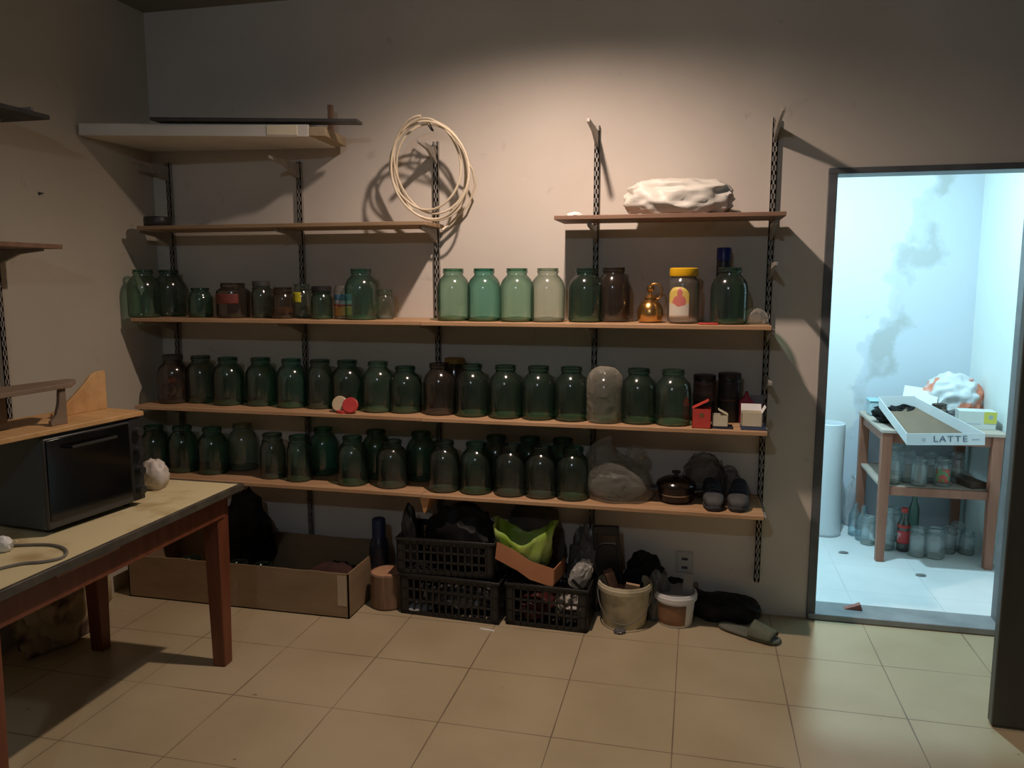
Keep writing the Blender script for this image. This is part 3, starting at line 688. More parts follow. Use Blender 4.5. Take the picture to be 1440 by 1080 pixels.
for i, (cx, yy, gl, _) in enumerate(back4):
    bot = 655+(cx-218)*.05
    jar(bl[i], (jx(cx, bot, yy), yy, Z4), gl, H=.236, Rr=.075, group=G4, base=G_BASEW if gl in (G_SMOKE, G_CLEAR) else G_BASEG)
# big clear bag with knotted top
px = at(870, 708, Z=Z4)
t = thing('plastic_bag', 'big clear plastic bag with knotted top on the lowest shelf', 'bag', (jx(870, 708, -.20), -.20, Z4))
b = MB(); rings = []
prof = [(0, .9), (.02, 1.0), (.07, .99), (.12, .96), (.16, .88), (.19, .72), (.21, .5), (.225, .25), (.235, .06)]
for z, k in prof:
    ring = []
    for a_ in range(48):
        a = 2*PI*a_/48
        f = 1+.10*noise.noise(Vector((math.cos(a)*2.2, math.sin(a)*2.2, z*11)))+(.05*math.sin(9*a+z*30) if z > .12 else .02*math.sin(7*a+z*20))
        zz = z + (.05*math.cos(a)*-1*(z/.235)**1.5 if z > .05 else 0) + .018*noise.noise(Vector((math.cos(a)*2, math.sin(a)*2, z*8+4)))*(z/.1 if z < .1 else 1)
        ring.append((.155*k*f*math.cos(a)-.03*(z/.235)**2, .115*k*f*math.sin(a), max(zz, 0)))
    rings.append(ring)
b.loft(rings); obj('film', b, film('bag_film', (.46, .45, .38), .55), t, angle=60)
b = MB().blob(.035, .03, .035, .5, 3, 9, 4, flat=False, M=T(.075, 0, .20)); obj('knot', b, film('bag_film', (.5, .46, .38), .62), t)
obj('bag_contents', MB().blob(.125, .085, .085, .2, 2, 14, 4, M=T(-.01, 0, .002)), film('inner_plastic', (.34, .35, .30), .8), t)
# dark pot with glass lid
t = thing('cooking_pot', 'black pot with knobbed glass lid on the lowest shelf', 'pot', (jx(950, 704, -.20), -.20, Z4))
obj('pan', MB().lathe([(.0005, 0), (.062, 0), (.072, .01), (.082, .07), (.087, .074), (.087, .078), (.08, .078), (.07, .012), (.0005, .008)], 36), mat('pot_enamel', (.008, .006, .007), .25, (.014, .01, .01), 6), t)
obj('rim_band', MB().lathe([(.0745, .034), (.0765, .036), (.077, .040), (.0755, .041)], 36), mat('steel', (.5, .48, .45), .3, metal=.9), t)
plid = obj('lid', MB().lathe([(.088, .078), (.08, .092), (.055, .106), (.02, .112), (.0005, .113)], 36), glass('brown_lid_glass', (.3, .24, .18), (.12, .09, .06), .15, (.08, .055, .035)), t)
obj('lid_knob', MB().lathe([(.01, .112), (.008, .122), (.019, .128), (.019, .136), (.0005, .139)], 20), M_BLACK, plid)
for s_ in (-1, 1): obj('pot_handle', MB().tube([(s_*.08, -.03, .055), (s_*.115, -.028, .058), (s_*.12, 0, .058), (s_*.115, .028, .058), (s_*.08, .03, .055)], .007, 8), M_BLACK, t)
# translucent brown bundle behind
b = MB().blob(.085, .05, .10, .35, 2.2, 31, 4); tag(obj('bundle', b, film('brown_film', (.10, .07, .05), .6), None, (jx(990, 690, -.09), -.09, Z4)), 'crumpled brown plastic bundle behind the black pot', 'bundle')
b = MB().blob(.05, .04, .075, .3, 2.2, 33, 4); tag(obj('bundle', b, film('grey_film', (.12, .12, .12), .6), None, (jx(1023, 690, -.085), -.085, Z4)), 'small grey plastic bundle behind the pair of shoes', 'bundle')
# shoes
def shoe(label, loc, rz):
    t = thing('shoe', label, 'shoe', loc, rz, 'pair of shoes on the lowest shelf')
    def ring(y, w, z0, z1, n=20, top=1.0):
        out = []
        for k in range(n):
            a = 2*PI*k/n; c_, s_ = math.cos(a), math.sin(a)
            x = w*math.copysign(abs(c_)**.7, c_); z = (z0+z1)/2+(z1-z0)/2*math.copysign(abs(s_)**.75, s_)
            out.append((x, y, z))
        return out
    sole = MB().loft([ring(-.135, .018, .002, .02), ring(-.125, .034, 0, .024), ring(-.08, .047, 0, .024), ring(-.02, .045, 0, .022), ring(.05, .036, 0, .022), ring(.10, .036, 0, .024), ring(.128, .025, .001, .022)])
    obj('sole', sole, mat('shoe_sole', (.03, .03, .032), .7), t, sub=1)
    toe = MB().loft([ring(-.13, .02, .015, .03), ring(-.122, .032, .016, .046), ring(-.10, .042, .018, .06), ring(-.07, .046, .018, .066), ring(-.05, .046, .018, .066)])
    obj('toe_cap', toe, M_GREY, t, sub=1)
    upp = MB().loft([ring(-.058, .0455, .018, .068), ring(-.02, .044, .018, .082), ring(.03, .038, .018, .092), ring(.07, .037, .018, .094), ring(.11, .034, .018, .092), ring(.126, .022, .018, .088)])
    uo = obj('upper', upp, M_NAVY, t, sub=1)
    for k in range(3):
        y = -.045+k*.022; z = .074+k*.006
        obj('lace', MB().tube([(-.026, y, z-.004), (0, y-.003, z+.006), (.026, y, z-.004)], .0035, 6), mat('lace', (.05, .06, .07), .8), uo)
    return t
shoe('navy shoe with grey toe cap, on the pot side of its pair', (jx(1001, 716, -.215), -.205, Z4), .06)
shoe('navy shoe with grey toe cap, on the doorway side of its pair', (jx(1038, 716, -.20), -.195, Z4), -.08)

# ------------------------------------------------------------------ floor under the shelves
# long cardboard box
p0 = at(180, 826, Z=0); p1 = at(490, 855, Z=0)
BW, BD, BH, k = 1.17, .40, .215, .006
t = thing('cardboard_box', 'long open cardboard box on the floor under the lowest shelf', 'box', (-2.69, -.10, 0), 0)
def rag(w, h, n=30, amp=.006, seed=0):
    top = [(w*i/n, h+amp*noise.noise(Vector((i*.45, seed, 0)))) for i in range(n, -1, -1)]
    return [(0, 0), (w, 0)]+top
obj('front_panel', MB().prism(rag(BW, BH), k, T(0, -BD, 0)), M_CARD, t)
obj('back_panel', MB().prism(rag(BW, BH+.03, seed=3), k, T(0, -k, 0)), M_CARD, t)
for x in (0, BW-k): obj('end_panel', MB().box(x, x+k, -BD, 0, 0, BH), M_CARD, t)
obj('bottom_panel', MB().box(0, BW, -BD, 0, 0, k), M_CARD, t)
obj('tape', MB().box(BW-.055, BW-.01, -BD-.0012, -BD, .06, BH-.01), mat('pale_tape', (.46, .37, .26), .5), t)
for i, (x, y) in enumerate([(-2.26, -.42), (-2.13, -.42), (-2.39, -.42), (-2.00, -.42)]):
    lab = ['dark jar in the cardboard box, just right of the table leg', 'dark jar in the cardboard box, second right of the table leg', 'dark jar in the cardboard box, left of the table leg', 'dark jar in the cardboard box, nearest the dark reddish cloth'][i]
    jar(lab, (x, y, k), G_GREEN2, .19, .055, .040, group='jars in the cardboard box')
b = MB().blob(.25, .05, .05, .25, 2.4, 40, 5); tag(obj('bag', b, M_BLACKBAG, None, (-2.16, -.29, k)), 'added long black bag that darkens the cardboard box behind the jars', 'bag')  # extra filler, put in to make the box interior read dark
b = MB().blob(.13, .12, .085, .25, 2.4, 41, 4); tag(obj('cloth', b, mat('dark_red_cloth', (.035, .012, .009), .85, (.06, .02, .014), 9), None, (-1.70, -.28, k)), 'dark reddish cloth in the right end of the long cardboard box', 'cloth')
b = MB().blob(.12, .06, .24, .35, 2.1, 43, 4); tag(obj('bag', b, M_BLACKBAG, None, (jx(348, 735, -.17), -.17, k)), 'black bag sticking up from the back of the cardboard box', 'bag')

# log stump
p = at(533, 858, Z=0); t = thing('log_stump', 'short log stump beside the long cardboard box', 'stump', (p.x+.02, p.y+.075, 0))
b = MB().lathe([(.078, 0), (.086, .01), (.085, .10), (.086, .165), (.081, .172)], 40)
for v in b.v:
    a = math.atan2(v.y, v.x); f = 1+.035*noise.noise(Vector((math.cos(a)*4, math.sin(a)*4, v.z*5)))+.02*math.sin(a*2); v.x *= f; v.y *= f
obj('bark', b, M_BARK, t)
b = MB().lathe([(.082, .170), (.07, .174), (.0005, .175)], 40)
for v in b.v:
    a = math.atan2(v.y, v.x); f = 1+.035*noise.noise(Vector((math.cos(a)*4, math.sin(a)*4, .17*5)))+.02*math.sin(a*2); v.x *= f; v.y *= f; v.z += .10*v.x*.5
obj('cut_face', b, M_LOGEND, t)
# blue bottle behind the stump
t = thing('bottle', 'dark bottle with blue cap behind the log stump', 'bottle', (jx(534, 800, -.20), -.20, 0))
obj('bottle_body', MB().lathe([(.0005, 0), (.045, 0), (.05, .006), (.05, .24), (.042, .28), (.032, .30), (.03, .31)], 24), mat('dark_bottle', (.012, .016, .03), .3, (.03, .035, .06), 8), t)
obj('cap', MB().lathe([(.033, .30), (.033, .385), (.028, .392), (.0005, .393)], 20), mat('dull_blue', (.02, .035, .10), .5), t)

# crates
def crate(label, loc, w, d, h, rz=0, zz=0, grp='black plastic crates'):
    t = thing('plastic_crate', label, 'crate', loc, rz, grp)
    b = MB(); k = .008
    for (ax, c0, ln) in (('x', -d/2, w), ('x', d/2-k, w), ('y', -w/2, d), ('y', w/2-k, d)):
        def bx(a0, a1, z0, z1):
            if ax == 'x': b.box(a0, a1, c0, c0+k, z0, z1)
            else: b.box(c0, c0+k, a0, a1, z0, z1)
        L2 = ln/2
        for z0, z1 in ((0, .02), (h*.33, h*.33+.008), (h*.6, h*.6+.008), (h-.028, h)): bx(-L2, L2, z0, z1)
        n = max(3, int(ln/.032))
        for i in range(n+1):
            a = -L2+(ln-.008)*i/n; bx(a, a+.008, 0, h)
        bx(-L2, -L2+.03, 0, h); bx(L2-.03, L2, 0, h)
    obj('mesh_wall', b, M_BLACK, t)
    b = MB()
    for i in range(13): b.box(-w/2+w*i/13+.002, -w/2+w*i/13+.024, -d/2, d/2, 0, .006)
    for i in range(5): b.box(-w/2, w/2, -d/2+d*i/5+.01, -d/2+d*i/5+.025, 0, .006)
    obj('slatted_bottom', b, M_BLACK, t)
    b = MB(); b.box(-w/2-.006, w/2+.006, -d/2-.006, -d/2+.006, h-.012, h).box(-w/2-.006, w/2+.006, d/2-.006, d/2+.006, h-.012, h).box(-w/2-.006, -w/2+.006, -d/2, d/2, h-.012, h).box(w/2-.006, w/2+.006, -d/2, d/2, h-.012, h)
    obj('rim', b, M_BLACK, t, bevel=.002)
    return t
crate('black mesh crate on the floor right of the log stump', (-1.065, -.245, 0), .48, .30, .20, math.radians(-3))
crate('second black crate stacked on the crate beside the stump', (-1.10, -.24, .202), .46, .29, .17, math.radians(2))
crate('black mesh crate holding the green bag', (-.615, -.245, 0), .37, .30, .20, math.radians(-2))
# contents
b = MB().blob(.175, .098, .07, .25, 2.6, 51, 4); tag(obj('bag', b, M_GREYBAG, None, (-1.06, -.245, .010)), 'dark wrapped bundle inside the lower crate beside the stump', 'bag')
b = MB().blob(.155, .095, .15, .3, 2.2, 52, 4); tag(obj('bag', b, M_BLACKBAG, None, (-1.05, -.24, .210)), 'black bag heaped in the upper stacked crate', 'bag')
b = MB().blob(.035, .045, .15, .2, 2.2, 53, 4); tag(obj('boot', b, M_BLACK, None, (jx(575, 760, -.30), -.29, .215)), 'tall black boot upright in the stacked crate, left side', 'boot')
b = MB().blob(.07, .05, .012, .3, 3, 58, 3); tag(obj('plastic_scrap', b, F_WHITE, None, (jx(590, 835, -.30), -.33, .011)), 'whitish plastic scrap inside the lower crate by the stump', 'scrap')
# right crate: jars of white mesh, cardboard, green bag, white pack
b = MB().blob(.07, .10, .07, .25, 3.2, 54, 4); tag(obj('net_bag', b, mat('pale_net', (.05, .045, .04), .5, (.5, .46, .4), 38, sharp=(.50, .60)), None, (-.525, -.26, .010)), 'pale speckled net bag in the crate with the green bag', 'bag')
b = MB().blob(.075, .10, .06, .25, 2.6, 55, 4); tag(obj('bag', b, mat('dark_red_bag', (.05, .008, .008), .5, (.09, .02, .018), 6), None, (-.685, -.27, .010)), 'dark red bag at the bottom of the green bag crate', 'bag')
t = thing('cardboard_sheet', 'folded orange cardboard resting on the right mesh crate', 'cardboard', (-.715, -.385, .225))
obj('sheet', MB().prism([(-.145, .075), (-.04, .03), (.02, -.005), (.125, -.03), (.128, .05), (.02, .075), (-.06, .12), (-.14, .15)], .006, R(-12, 'X')), M_CARD2, t)
obj('fold', MB().box(.0, .006, -.0, .16, -.02, .05, T(.124, 0, .0) @ R(-8, 'Z')), M_CARD2, t)
# green bag: open, two peaks
t = thing('green_bag', 'crumpled bright green plastic bag in the right mesh crate', 'bag', (jx(738, 780, -.25), -.25, .222))
b = MB(); rings = []
for i, (z, k) in enumerate([(0, .55), (.03, .85), (.07, 1.0), (.11, 1.06), (.145, 1.1), (.175, 1.14)]):
    ring = []
    for q in range(56):
        a = 2*PI*q/56
        f = 1+.16*noise.noise(Vector((math.cos(a)*2.4, math.sin(a)*2.4, z*11)))+.10*noise.noise(Vector((math.cos(a)*6, math.sin(a)*6, z*26)))+.03*math.sin(11*a+z*25)*(z/.17)
        peak = (abs(math.cos(a))**2)*.06*(z/.175)**2 - .035*(1-abs(math.cos(a)))*(z/.175)**2
        ring.append((.125*k*f*math.cos(a), .09*k*f*math.sin(a), z+peak+.008*noise.noise(Vector((a*3, z*30, 2)))))
    rings.append(ring)
b.loft(rings, cap=False)
obj('bag_skin', b, M_GREEN, t, solid=.0012, angle=60)
obj('bag_contents', MB().blob(.10, .075, .05, .2, 2.4, 61, 4, M=T(0, 0, .002)), mat('dark_green_inside', (.06, .14, .03), .5, (.1, .2, .06), 7), t)
b = MB().blob(.13, .034, .27, .3, 2.0, 62, 4); tag(obj('jacket', b, mat('grey_cloth', (.07, .058, .042), .85, (.12, .10, .075), 9), None, (jx(752, 780, -.05), -.047, 0)), 'dark grey cloth bundle against the wall behind the green bag', 'cloth')
t = thing('white_pack', 'torn white paper pack at the right of the green bag', 'pack', (jx(808, 812, -.27), -.27, .16)); t.rotation_euler = (.1, .45, .2)
obj('paper', MB().blob(.04, .03, .075, .3, 2.6, 63, 4), mat('pack_white', (.34, .32, .29), .6, (.5, .48, .44), 9), t)
obj('dark_strip', MB().box(-.045, .045, -.038, -.034, .02, .034, R(20, 'Y')), M_BLACK, t)

# black frame with handle (trolley)
t = thing('trolley', 'black trolley frame with upright handle behind the large bucket', 'trolley', (jx(857, 850, -.16), -.16, 0)); t.rotation_euler = (math.radians(2), math.radians(-2), 0)
b = MB()
b.prism([(-.065, .0), (-.045, 0), (-.05, .42), (-.068, .42)], .02); b.prism([(.055, 0), (.075, 0), (.052, .42), (.034, .42)], .02)
obj('side_bar', b, M_BLACK, t, bevel=.003)
obj('handle_grip', MB().prism([(-.07, .38), (.055, .38), (.053, .424), (-.069, .424)], .026, T(0, -.003, 0)), M_BLACK, t, bevel=.006)
obj('back_panel', MB().prism([(-.06, .03), (.065, .03), (.058, .31), (.03, .335), (-.025, .335), (-.055, .31)], .014, T(0, .003, 0)), M_BLACK, t, bevel=.004)
# dark bags against wall
for i, (px, yy, sx, sy, sz, mm, lab) in enumerate([
        (822, -.12, .075, .07, .20, M_GREYBAG, 'grey plastic bag left of the black trolley'),
        (905, -.10, .095, .06, .145, M_BLACKBAG, 'big black plastic bag right of the black trolley'),
        (925, -.185, .05, .032, .12, M_GREYBAG, 'shiny dark grey bag in front of the big black bag'),
        (948, -.075, .075, .05, .085, M_BLACKBAG, 'black bag below the wall socket, behind the small bucket')]):
    b = MB().blob(sx, sy, sz, .32, 2.1, 70+i, 4); tag(obj('bag', b, mm, None, (jx(px, 850, yy), yy, 0), angle=50), lab, 'bag', 'dark bags behind the buckets')

# buckets
def bucket(label, loc, rt_, rb, h, m_, rz=0):
    t = thing('bucket', label, 'bucket', loc, rz, 'buckets on the floor')
    obj('pail', MB().lathe([(.0005, 0), (rb-.003, 0), (rb, .004), (rt_-.004, h-.03), (rt_-.003, h-.002), (rt_-.006, h), (rt_-.009, h-.004), (rb-.006, .006), (.0005, .006)], 40), m_, t)
    obj('rim', MB().lathe([(rt_-.004, h-.034), (rt_+.005, h-.03), (rt_+.006, h-.012), (rt_+.003, h-.008), (rt_+.002, h+.001), (rt_-.004, h+.002)], 40), m_, t)
    return t
p = at(875, 886, Z=0); bx_, by_ = p.x, p.y+.095
t = bucket('large stained cream bucket filled with scraps on the floor', (bx_, by_, 0), .118, .098, .195, mat('stained_cream', (.34, .30, .19), .5, (.60, .53, .36), 9, sharp=(.32, .52)))
obj('handle', MB().tube([(.122*math.cos(a), -.122*math.sin(a)*.97-.004, .165-.13*math.sin(a)) for a in [math.radians(q) for q in range(0, 181, 12)]], .003, 6), mat('wire', (.3, .28, .24), .4, metal=.7), t)
obj('fill', MB().blob(.085, .085, .07, .3, 3, 75, 4, M=T(0, 0, .03)), M_BROWN, t)
b = MB().box(-.03, .03, -.006, .006, 0, .16); o = tag(obj('wood_scrap', b, mat('pale_wood', (.42, .27, .16), .7, (.5, .34, .2), 8), None, (bx_+.015, by_-.035, .06)), 'pale wooden scrap standing in the large bucket', 'scrap'); o.rotation_euler = (.3, .15, .1)
b = MB().box(-.02, .02, -.02, .02, 0, .20); o = tag(obj('wood_scrap', b, M_WOODDK, None, (bx_-.02, by_+.03, .05)), 'dark wooden offcut leaning in the large bucket', 'scrap'); o.rotation_euler = (.1, -.35, .4)
p = at(948, 885, Z=0); sx_, sy_ = p.x, p.y+.085
t = bucket('small white bucket with brown label and grey lid', (sx_, sy_, 0), .092, .078, .15, M_WHITEP)
def lab_fn(u, v):
    a = math.radians(-165+110*u); z = .012+.095*v; r_ = .078+(.092-.004-.078)*(z/.12)+.0012; return (r_*math.cos(a), r_*math.sin(a), z)
obj('brown_label', MB().grid(lab_fn, 16, 4), mat('brown_label', (.24, .12, .06), .55, (.32, .17, .09), 20), t, solid=.0006)
obj('lid', MB().lathe([(.0005, .142), (.084, .142), (.086, .150), (.0005, .146)], 36), mat('grey_lid', (.22, .22, .22), .6, (.28, .28, .275), 9), t)
b = MB().box(-.022, .022, -.003, .003, 0, .11); o = tag(obj('grey_strip', b, mat('grey_strip', (.26, .25, .24), .6), None, (jx(966, 845, -.20), -.20, .125)), 'grey strip standing behind the small white bucket', 'strip'); o.rotation_euler = (-.1, .05, 0)
# black cushion
b = MB().blob(.145, .075, .062, .12, 2.0, 81, 5, sq=.8)
p = at(1018, 862, Z=0); t = thing('black_bag', 'stuffed black bag lying on the floor near the doorway', 'bag', (.165, -.095, .0))
obj('stuffed_body', b, M_BLACKBAG, t, angle=60)
obj('pinched_corner', MB().prism([(-.03, 0), (.05, -.02), (.04, .04), (-.04, .055)], .03, T(-.135, -.02, .085) @ R(10, 'Y')), M_BLACKBAG, t, bevel=.008)
# slipper
p = at(1048, 888, Z=0)
t = thing('slipper', 'worn grey-green slipper on the floor near the doorway', 'slipper', (.262, -.255, 0), math.radians(63))
def oval(y, w, z0, z1, n=16):
    return [(w*math.cos(2*PI*k/n), y, (z0+z1)/2+(z1-z0)/2*math.copysign(abs(math.sin(2*PI*k/n))**.6, math.sin(2*PI*k/n))) for k in range(n)]
obj('sole', MB().loft([oval(-.14, .02, 0, .02), oval(-.125, .04, 0, .022), oval(-.06, .05, 0, .022), oval(.02, .042, 0, .022), oval(.09, .043, 0, .026), oval(.13, .03, 0, .026), oval(.142, .012, .002, .022)]), mat('slipper_sole', (.11, .115, .085), .7, (.17, .17, .13), 9), t, sub=1)
def vamp(u, v):
    a = PI*u; y = -.11+.10*v; w = .05-.006*(1-v); return (w*math.cos(a), y-.01*math.sin(a), .016+(.032+.028*v)*math.sin(a))
obj('strap', MB().grid(vamp, 14, 6), mat('slipper_strap', (.10, .12, .075), .7, (.15, .16, .11), 12), t, solid=.005)
# litter on the floor
for i, (px, py, mm, w_, d_, lab) in enumerate([(685, 886, M_PAPERW, .07, .012, 'thin white paper strip on the floor before the crates')]):
    p = at(px, py, Z=0); tag(obj('paper_strip', MB().box(-w_/2, w_/2, -d_/2, d_/2, 0, .003), mm, None, (p.x, p.y, 0), rz=-.15), lab, 'paper')
for i, (px, py, s_, mm, lab) in enumerate([(871, 890, .022, M_GREYBAG, 'small grey lump on the floor before the large bucket'), (731, 874, .035, M_BLACKBAG, 'dark scrap poking out from under the right crate'), (586, 852, .022, mat('foil', (.3, .29, .28), .4), 'small grey foil scrap by the left crate')]):
    p = at(px, py, Z=0); b = MB().blob(s_, s_*.8, s_*.5, .4, 3, 90+i, 3); tag(obj('floor_scrap', b, mm, None, (p.x, p.y, 0)), lab, 'scrap', 'scraps on the floor')
# wall socket
p = at(963, 790, Y=-.005)
t = thing('wall_socket', 'white double wall socket beneath the lowest shelf', 'socket', (p.x, 0, p.z))
obj('plate', MB().box(-.038, .038, -.012, 0, -.05, .05), mat('old_white', (.5, .47, .42), .5), t, bevel=.003)
for zz in (.016, -.026): obj('outlet', MB().box(-.014, .014, -.0135, -.012, zz-.006, zz+.006), M_METALDK, t)
# small hook bits on wall
for i, (px, py, lab) in enumerate([(55, 272, 'small dark nail in the left wall')]):
    p = at(px, py, X=XL); b = MB().lathe([(.0005, 0), (.007, 0), (.007, .004), (.003, .008), (.003, .02)], 10, R(90, 'Y')); tag(obj('nail', b, M_METALDK, None, (XL, p.y, p.z)), lab, 'nail')

# ------------------------------------------------------------------ left wall shelves
upright('slotted upright on the left wall above the toaster oven', 0, .9, 2.25, [(2.235-th, .25), (1.695-th, .25)], 'left', -1.02)
def side_board(label, z, yfar, m_, dep=.285):
    b = MB().box(.036, dep, -1.6, 0, -th, 0); o = tag(obj('shelf_board', b, m_, None, (XL, yfar, z), bevel=.002), label, 'shelf', 'short shelves on the left wall'); return o
p = at(70, 162, X=XL+.285); side_board('grey shelf board high on the left wall', p.z, p.y, M_GREY)
p = at(88, 344, X=XL+.285); side_board('dark brown shelf board halfway up the left wall', p.z, p.y, M_WOODDK)

# ------------------------------------------------------------------ table with its load
TX0, TX1, TY0, TY1, TZ = -2.47, -1.755, -2.17, -.945, .74
t = thing('kitchen_table', 'old red-brown table with worn cream top by the left wall', 'table', (0, 0, 0))
topm = mat('worn_table_top', (.45, .34, .16), .5, (.66, .57, .33), 6, sharp=(.33, .5), detail=8)
obj('tabletop', MB().box(TX0, TX1, TY0, TY1, TZ-.003, TZ), topm, t)
obj('top_core', MB().box(TX0, TX1, TY0, TY1, TZ-.024, TZ-.003), mat('table_edge', (.045, .04, .032), .5, (.09, .08, .06), 20), t, bevel=.003)
edge = MB(); 
edge.box(TX1-.012, TX1+.004, TY0, TY1+.004, TZ-.026, TZ+.0015).box(TX0, TX1, TY1-.012, TY1+.004, TZ-.026, TZ+.0015)
obj('edge_band', edge, MATS['table_edge'], t, bevel=.002)
ins = .055
obj('apron', MB().box(TX1-ins-.01, TX1-ins+.012, TY0+.05, TY1-.06, TZ-.12, TZ-.024), M_REDWOOD, t)
obj('apron', MB().box(TX0+ins-.012, TX0+ins+.01, TY0+.05, TY1-.06, TZ-.12, TZ-.024), M_REDWOOD, t)
obj('apron', MB().box(TX0+ins, TX1-ins, TY1-.072, TY1-.05, TZ-.12, TZ-.024), M_REDWOOD, t)
obj('apron', MB().box(TX0+ins, TX1-ins, TY0+.05, TY0+.072, TZ-.12, TZ-.024), M_REDWOOD, t)
def leg(x, y):
    b = MB(); w0, w1 = .036, .027
    b.loft([[(x+s*w, y+q*w, z) for s, q in ((-1, -1), (1, -1), (1, 1), (-1, 1))] for z, w in ((0, w1), (.45, w0*.94), (TZ-.024, w0))])
    return obj('leg', b, M_REDWOOD, t, bevel=.004)
for x in (TX0+.05, TX1-.085):
    for y in (TY0+.09, TY1-.065): leg(x, y)
p = at(120, 780, X=TX1-ins+.014)
obj('chipped_strip', MB().box(TX1-ins+.012, TX1-ins+.02, p.y-.12, p.y+.14, TZ-.05, TZ-.03), mat('raw_wood_strip', (.34, .2, .12), .7, (.42, .27, .17), 9), t)

# toaster oven
t = thing('toaster_oven', 'black toaster oven with dark glass door on the cream table', 'oven', (-1.975, -1.475, TZ), math.radians(84))
# local: front faces -Y (turned to +X), width along X; +Z up
OW, OD, OH = .40, .33, .325
obj('casing', MB().box(-OW/2, OW/2, 0, OD, .015, OH), mat('oven_paint', (.035, .046, .05), .5, (.05, .06, .064), 6), t, bevel=.008)
dfr = obj('door_frame', MB().box(-OW/2, OW/2-.055, -.014, 0, .02, OH-.012), mat('oven_frame', (.04, .04, .038), .4), t, bevel=.004)
obj('glass_door', MB().box(-OW/2+.006, OW/2-.062, -.018, -.013, .045, OH-.018), mat('oven_glass', (.003, .003, .003), .12, (.004, .004, .004), 5), dfr, bevel=.002)
obj('door_handle', MB().tube([(-.12, -.018, OH-.05), (-.12, -.04, OH-.05), (.06, -.04, OH-.05), (.06, -.018, OH-.05)], .006, 8), mat('oven_handle', (.03, .03, .03), .3, metal=.5), dfr)
cpn = obj('control_panel', MB().box(OW/2-.055, OW/2, -.014, 0, .02, OH-.005), M_BLACK, t, bevel=.004)
for i in range(4):
    obj('knob', MB().lathe([(.0005, .024), (.014, .024), (.016, .018), (.017, 0)], 18, T(OW/2-.027, -.012, .06+i*.07) @ R(90, 'X')), mat('knob_grey', (.018, .018, .018), .4, (.035, .033, .03), 9), cpn)
for x in (-.16, .16):
    for y in (.04, .28): obj('foot', MB().lathe([(.014, 0), (.014, .016), (.0005, .016)], 12, T(x, y, 0)), M_BLACK, t)
OZ = TZ+OH
# plywood with a fin on the oven
t = thing('plywood_sheet', 'plywood sheet with a raised fin lying on the toaster oven', 'plywood', (-1.965, -1.475, OZ), math.radians(84))
n = 24
poly = [(-.48, -.005), (-.1, -.012), (.205, -.012), (.215, .05), (.215, .28), (-.48, .28)]
b = MB(); vs = [(x, y, 0) for x, y in poly]+[(x, y, .016) for x, y in poly]; q = len(poly)
b.add(vs, [tuple(range(q-1, -1, -1)), tuple(range(q, 2*q))]+[(i, (i+1) % q, (i+1) % q+q, i+q) for i in range(q)])
obj('flat_sheet', b, M_PLY, t, bevel=.002)
fin = [(-.02, .016), (.21, .016), (.21, .155), (.17, .155), (.15, .147), (.12, .12), (.08, .088), (.04, .06), (0, .04), (-.02, .03)]
obj('fin', MB().prism(fin, .012, T(0, .16, 0)), M_PLY, t, bevel=.002)
# little rack on the plywood
t = thing('wooden_rack', 'small brown wooden rack with curved feet on the plywood sheet', 'rack', (-1.965, -1.475, OZ+.016), math.radians(84))
obj('rack_top', MB().add([(x, y, z) for z in (.118, .133) for x, y in ((-.42, .0), (-.06, .02), (.02, .09), (.02, .13), (-.42, .17))], [(4, 3, 2, 1, 0), (5, 6, 7, 8, 9)]+[(i, (i+1) % 5, (i+1) % 5+5, i+5) for i in range(5)]), mat('grey_brown_wood', (.16, .11, .07), .7, (.24, .17, .11), 6), t, bevel=.002)
foot = [(-.062, .0), (0, 0), (.0, .118), (-.022, .118), (-.028, .07), (-.04, .035), (-.062, .015)]
obj('curved_foot', MB().prism(foot, .014, T(-.075, .03, 0)), MATS['grey_brown_wood'], t, bevel=.002)
obj('curved_foot', MB().prism(foot, .014, T(-.215, .12, 0)), MATS['grey_brown_wood'], t, bevel=.002)

# white bag on the table, plug and cord
p = at(217, 690, Z=TZ)
b = MB().blob(.052, .045, .062, .22, 1.8, 95, 4); tag(obj('bag', b, mat('pale_bag', (.46, .42, .38), .5, (.6, .56, .5), 8, bump=.3), None, (p.x-.02, p.y+.03, TZ), angle=60), 'crumpled white bag beside the toaster oven', 'bag')
t = thing('power_plug', 'white plug on a looped grey cord at the table edge', 'plug', at(5, 775, Z=TZ))
obj('plug_body', MB().blob(.028, .022, .025, .15, 2, 96, 4), M_WHITEP, t)
obj('plug_pin', MB().tube([(.015, .0, .02), (.04, .012, .03)], .004, 8), M_CREAM, t)
P0 = at(5, 775, Z=TZ)
path = [at(x, y, Z=TZ+.005)-P0 for x, y in ((4, 768), (40, 766), (70, 766), (88, 770), (94, 777), (85, 785), (60, 790), (35, 792), (10, 797), (-25, 806))]
sm = []
for i in range(len(path)-1):
    for k in range(4):
        a_ = path[max(i-1, 0)]; b_ = path[i]; c_ = path[i+1]; d_ = path[min(i+2, len(path)-1)]; u = k/4
        sm.append(.5*((2*b_)+(c_-a_)*u+(2*a_-5*b_+4*c_-d_)*u*u+(3*b_-a_-3*c_+d_)*u**3))
obj('cord', MB().tube(sm, .0045, 8), mat('grey_cord', (.16, .15, .13), .5), t)
# sack under the table
p = at(95, 835, X=-2.62)
t = thing('patterned_sack', 'crumpled patterned sack hanging under the table at the left wall', 'sack', (-2.63, p.y, 0))
obj('cloth_body', MB().blob(.06, .19, .19, .55, 1.7, 97, 5), mat('sack_cloth', (.07, .04, .03), .85, (.40, .31, .18), 7, sharp=(.40, .52), detail=2), t, angle=60)

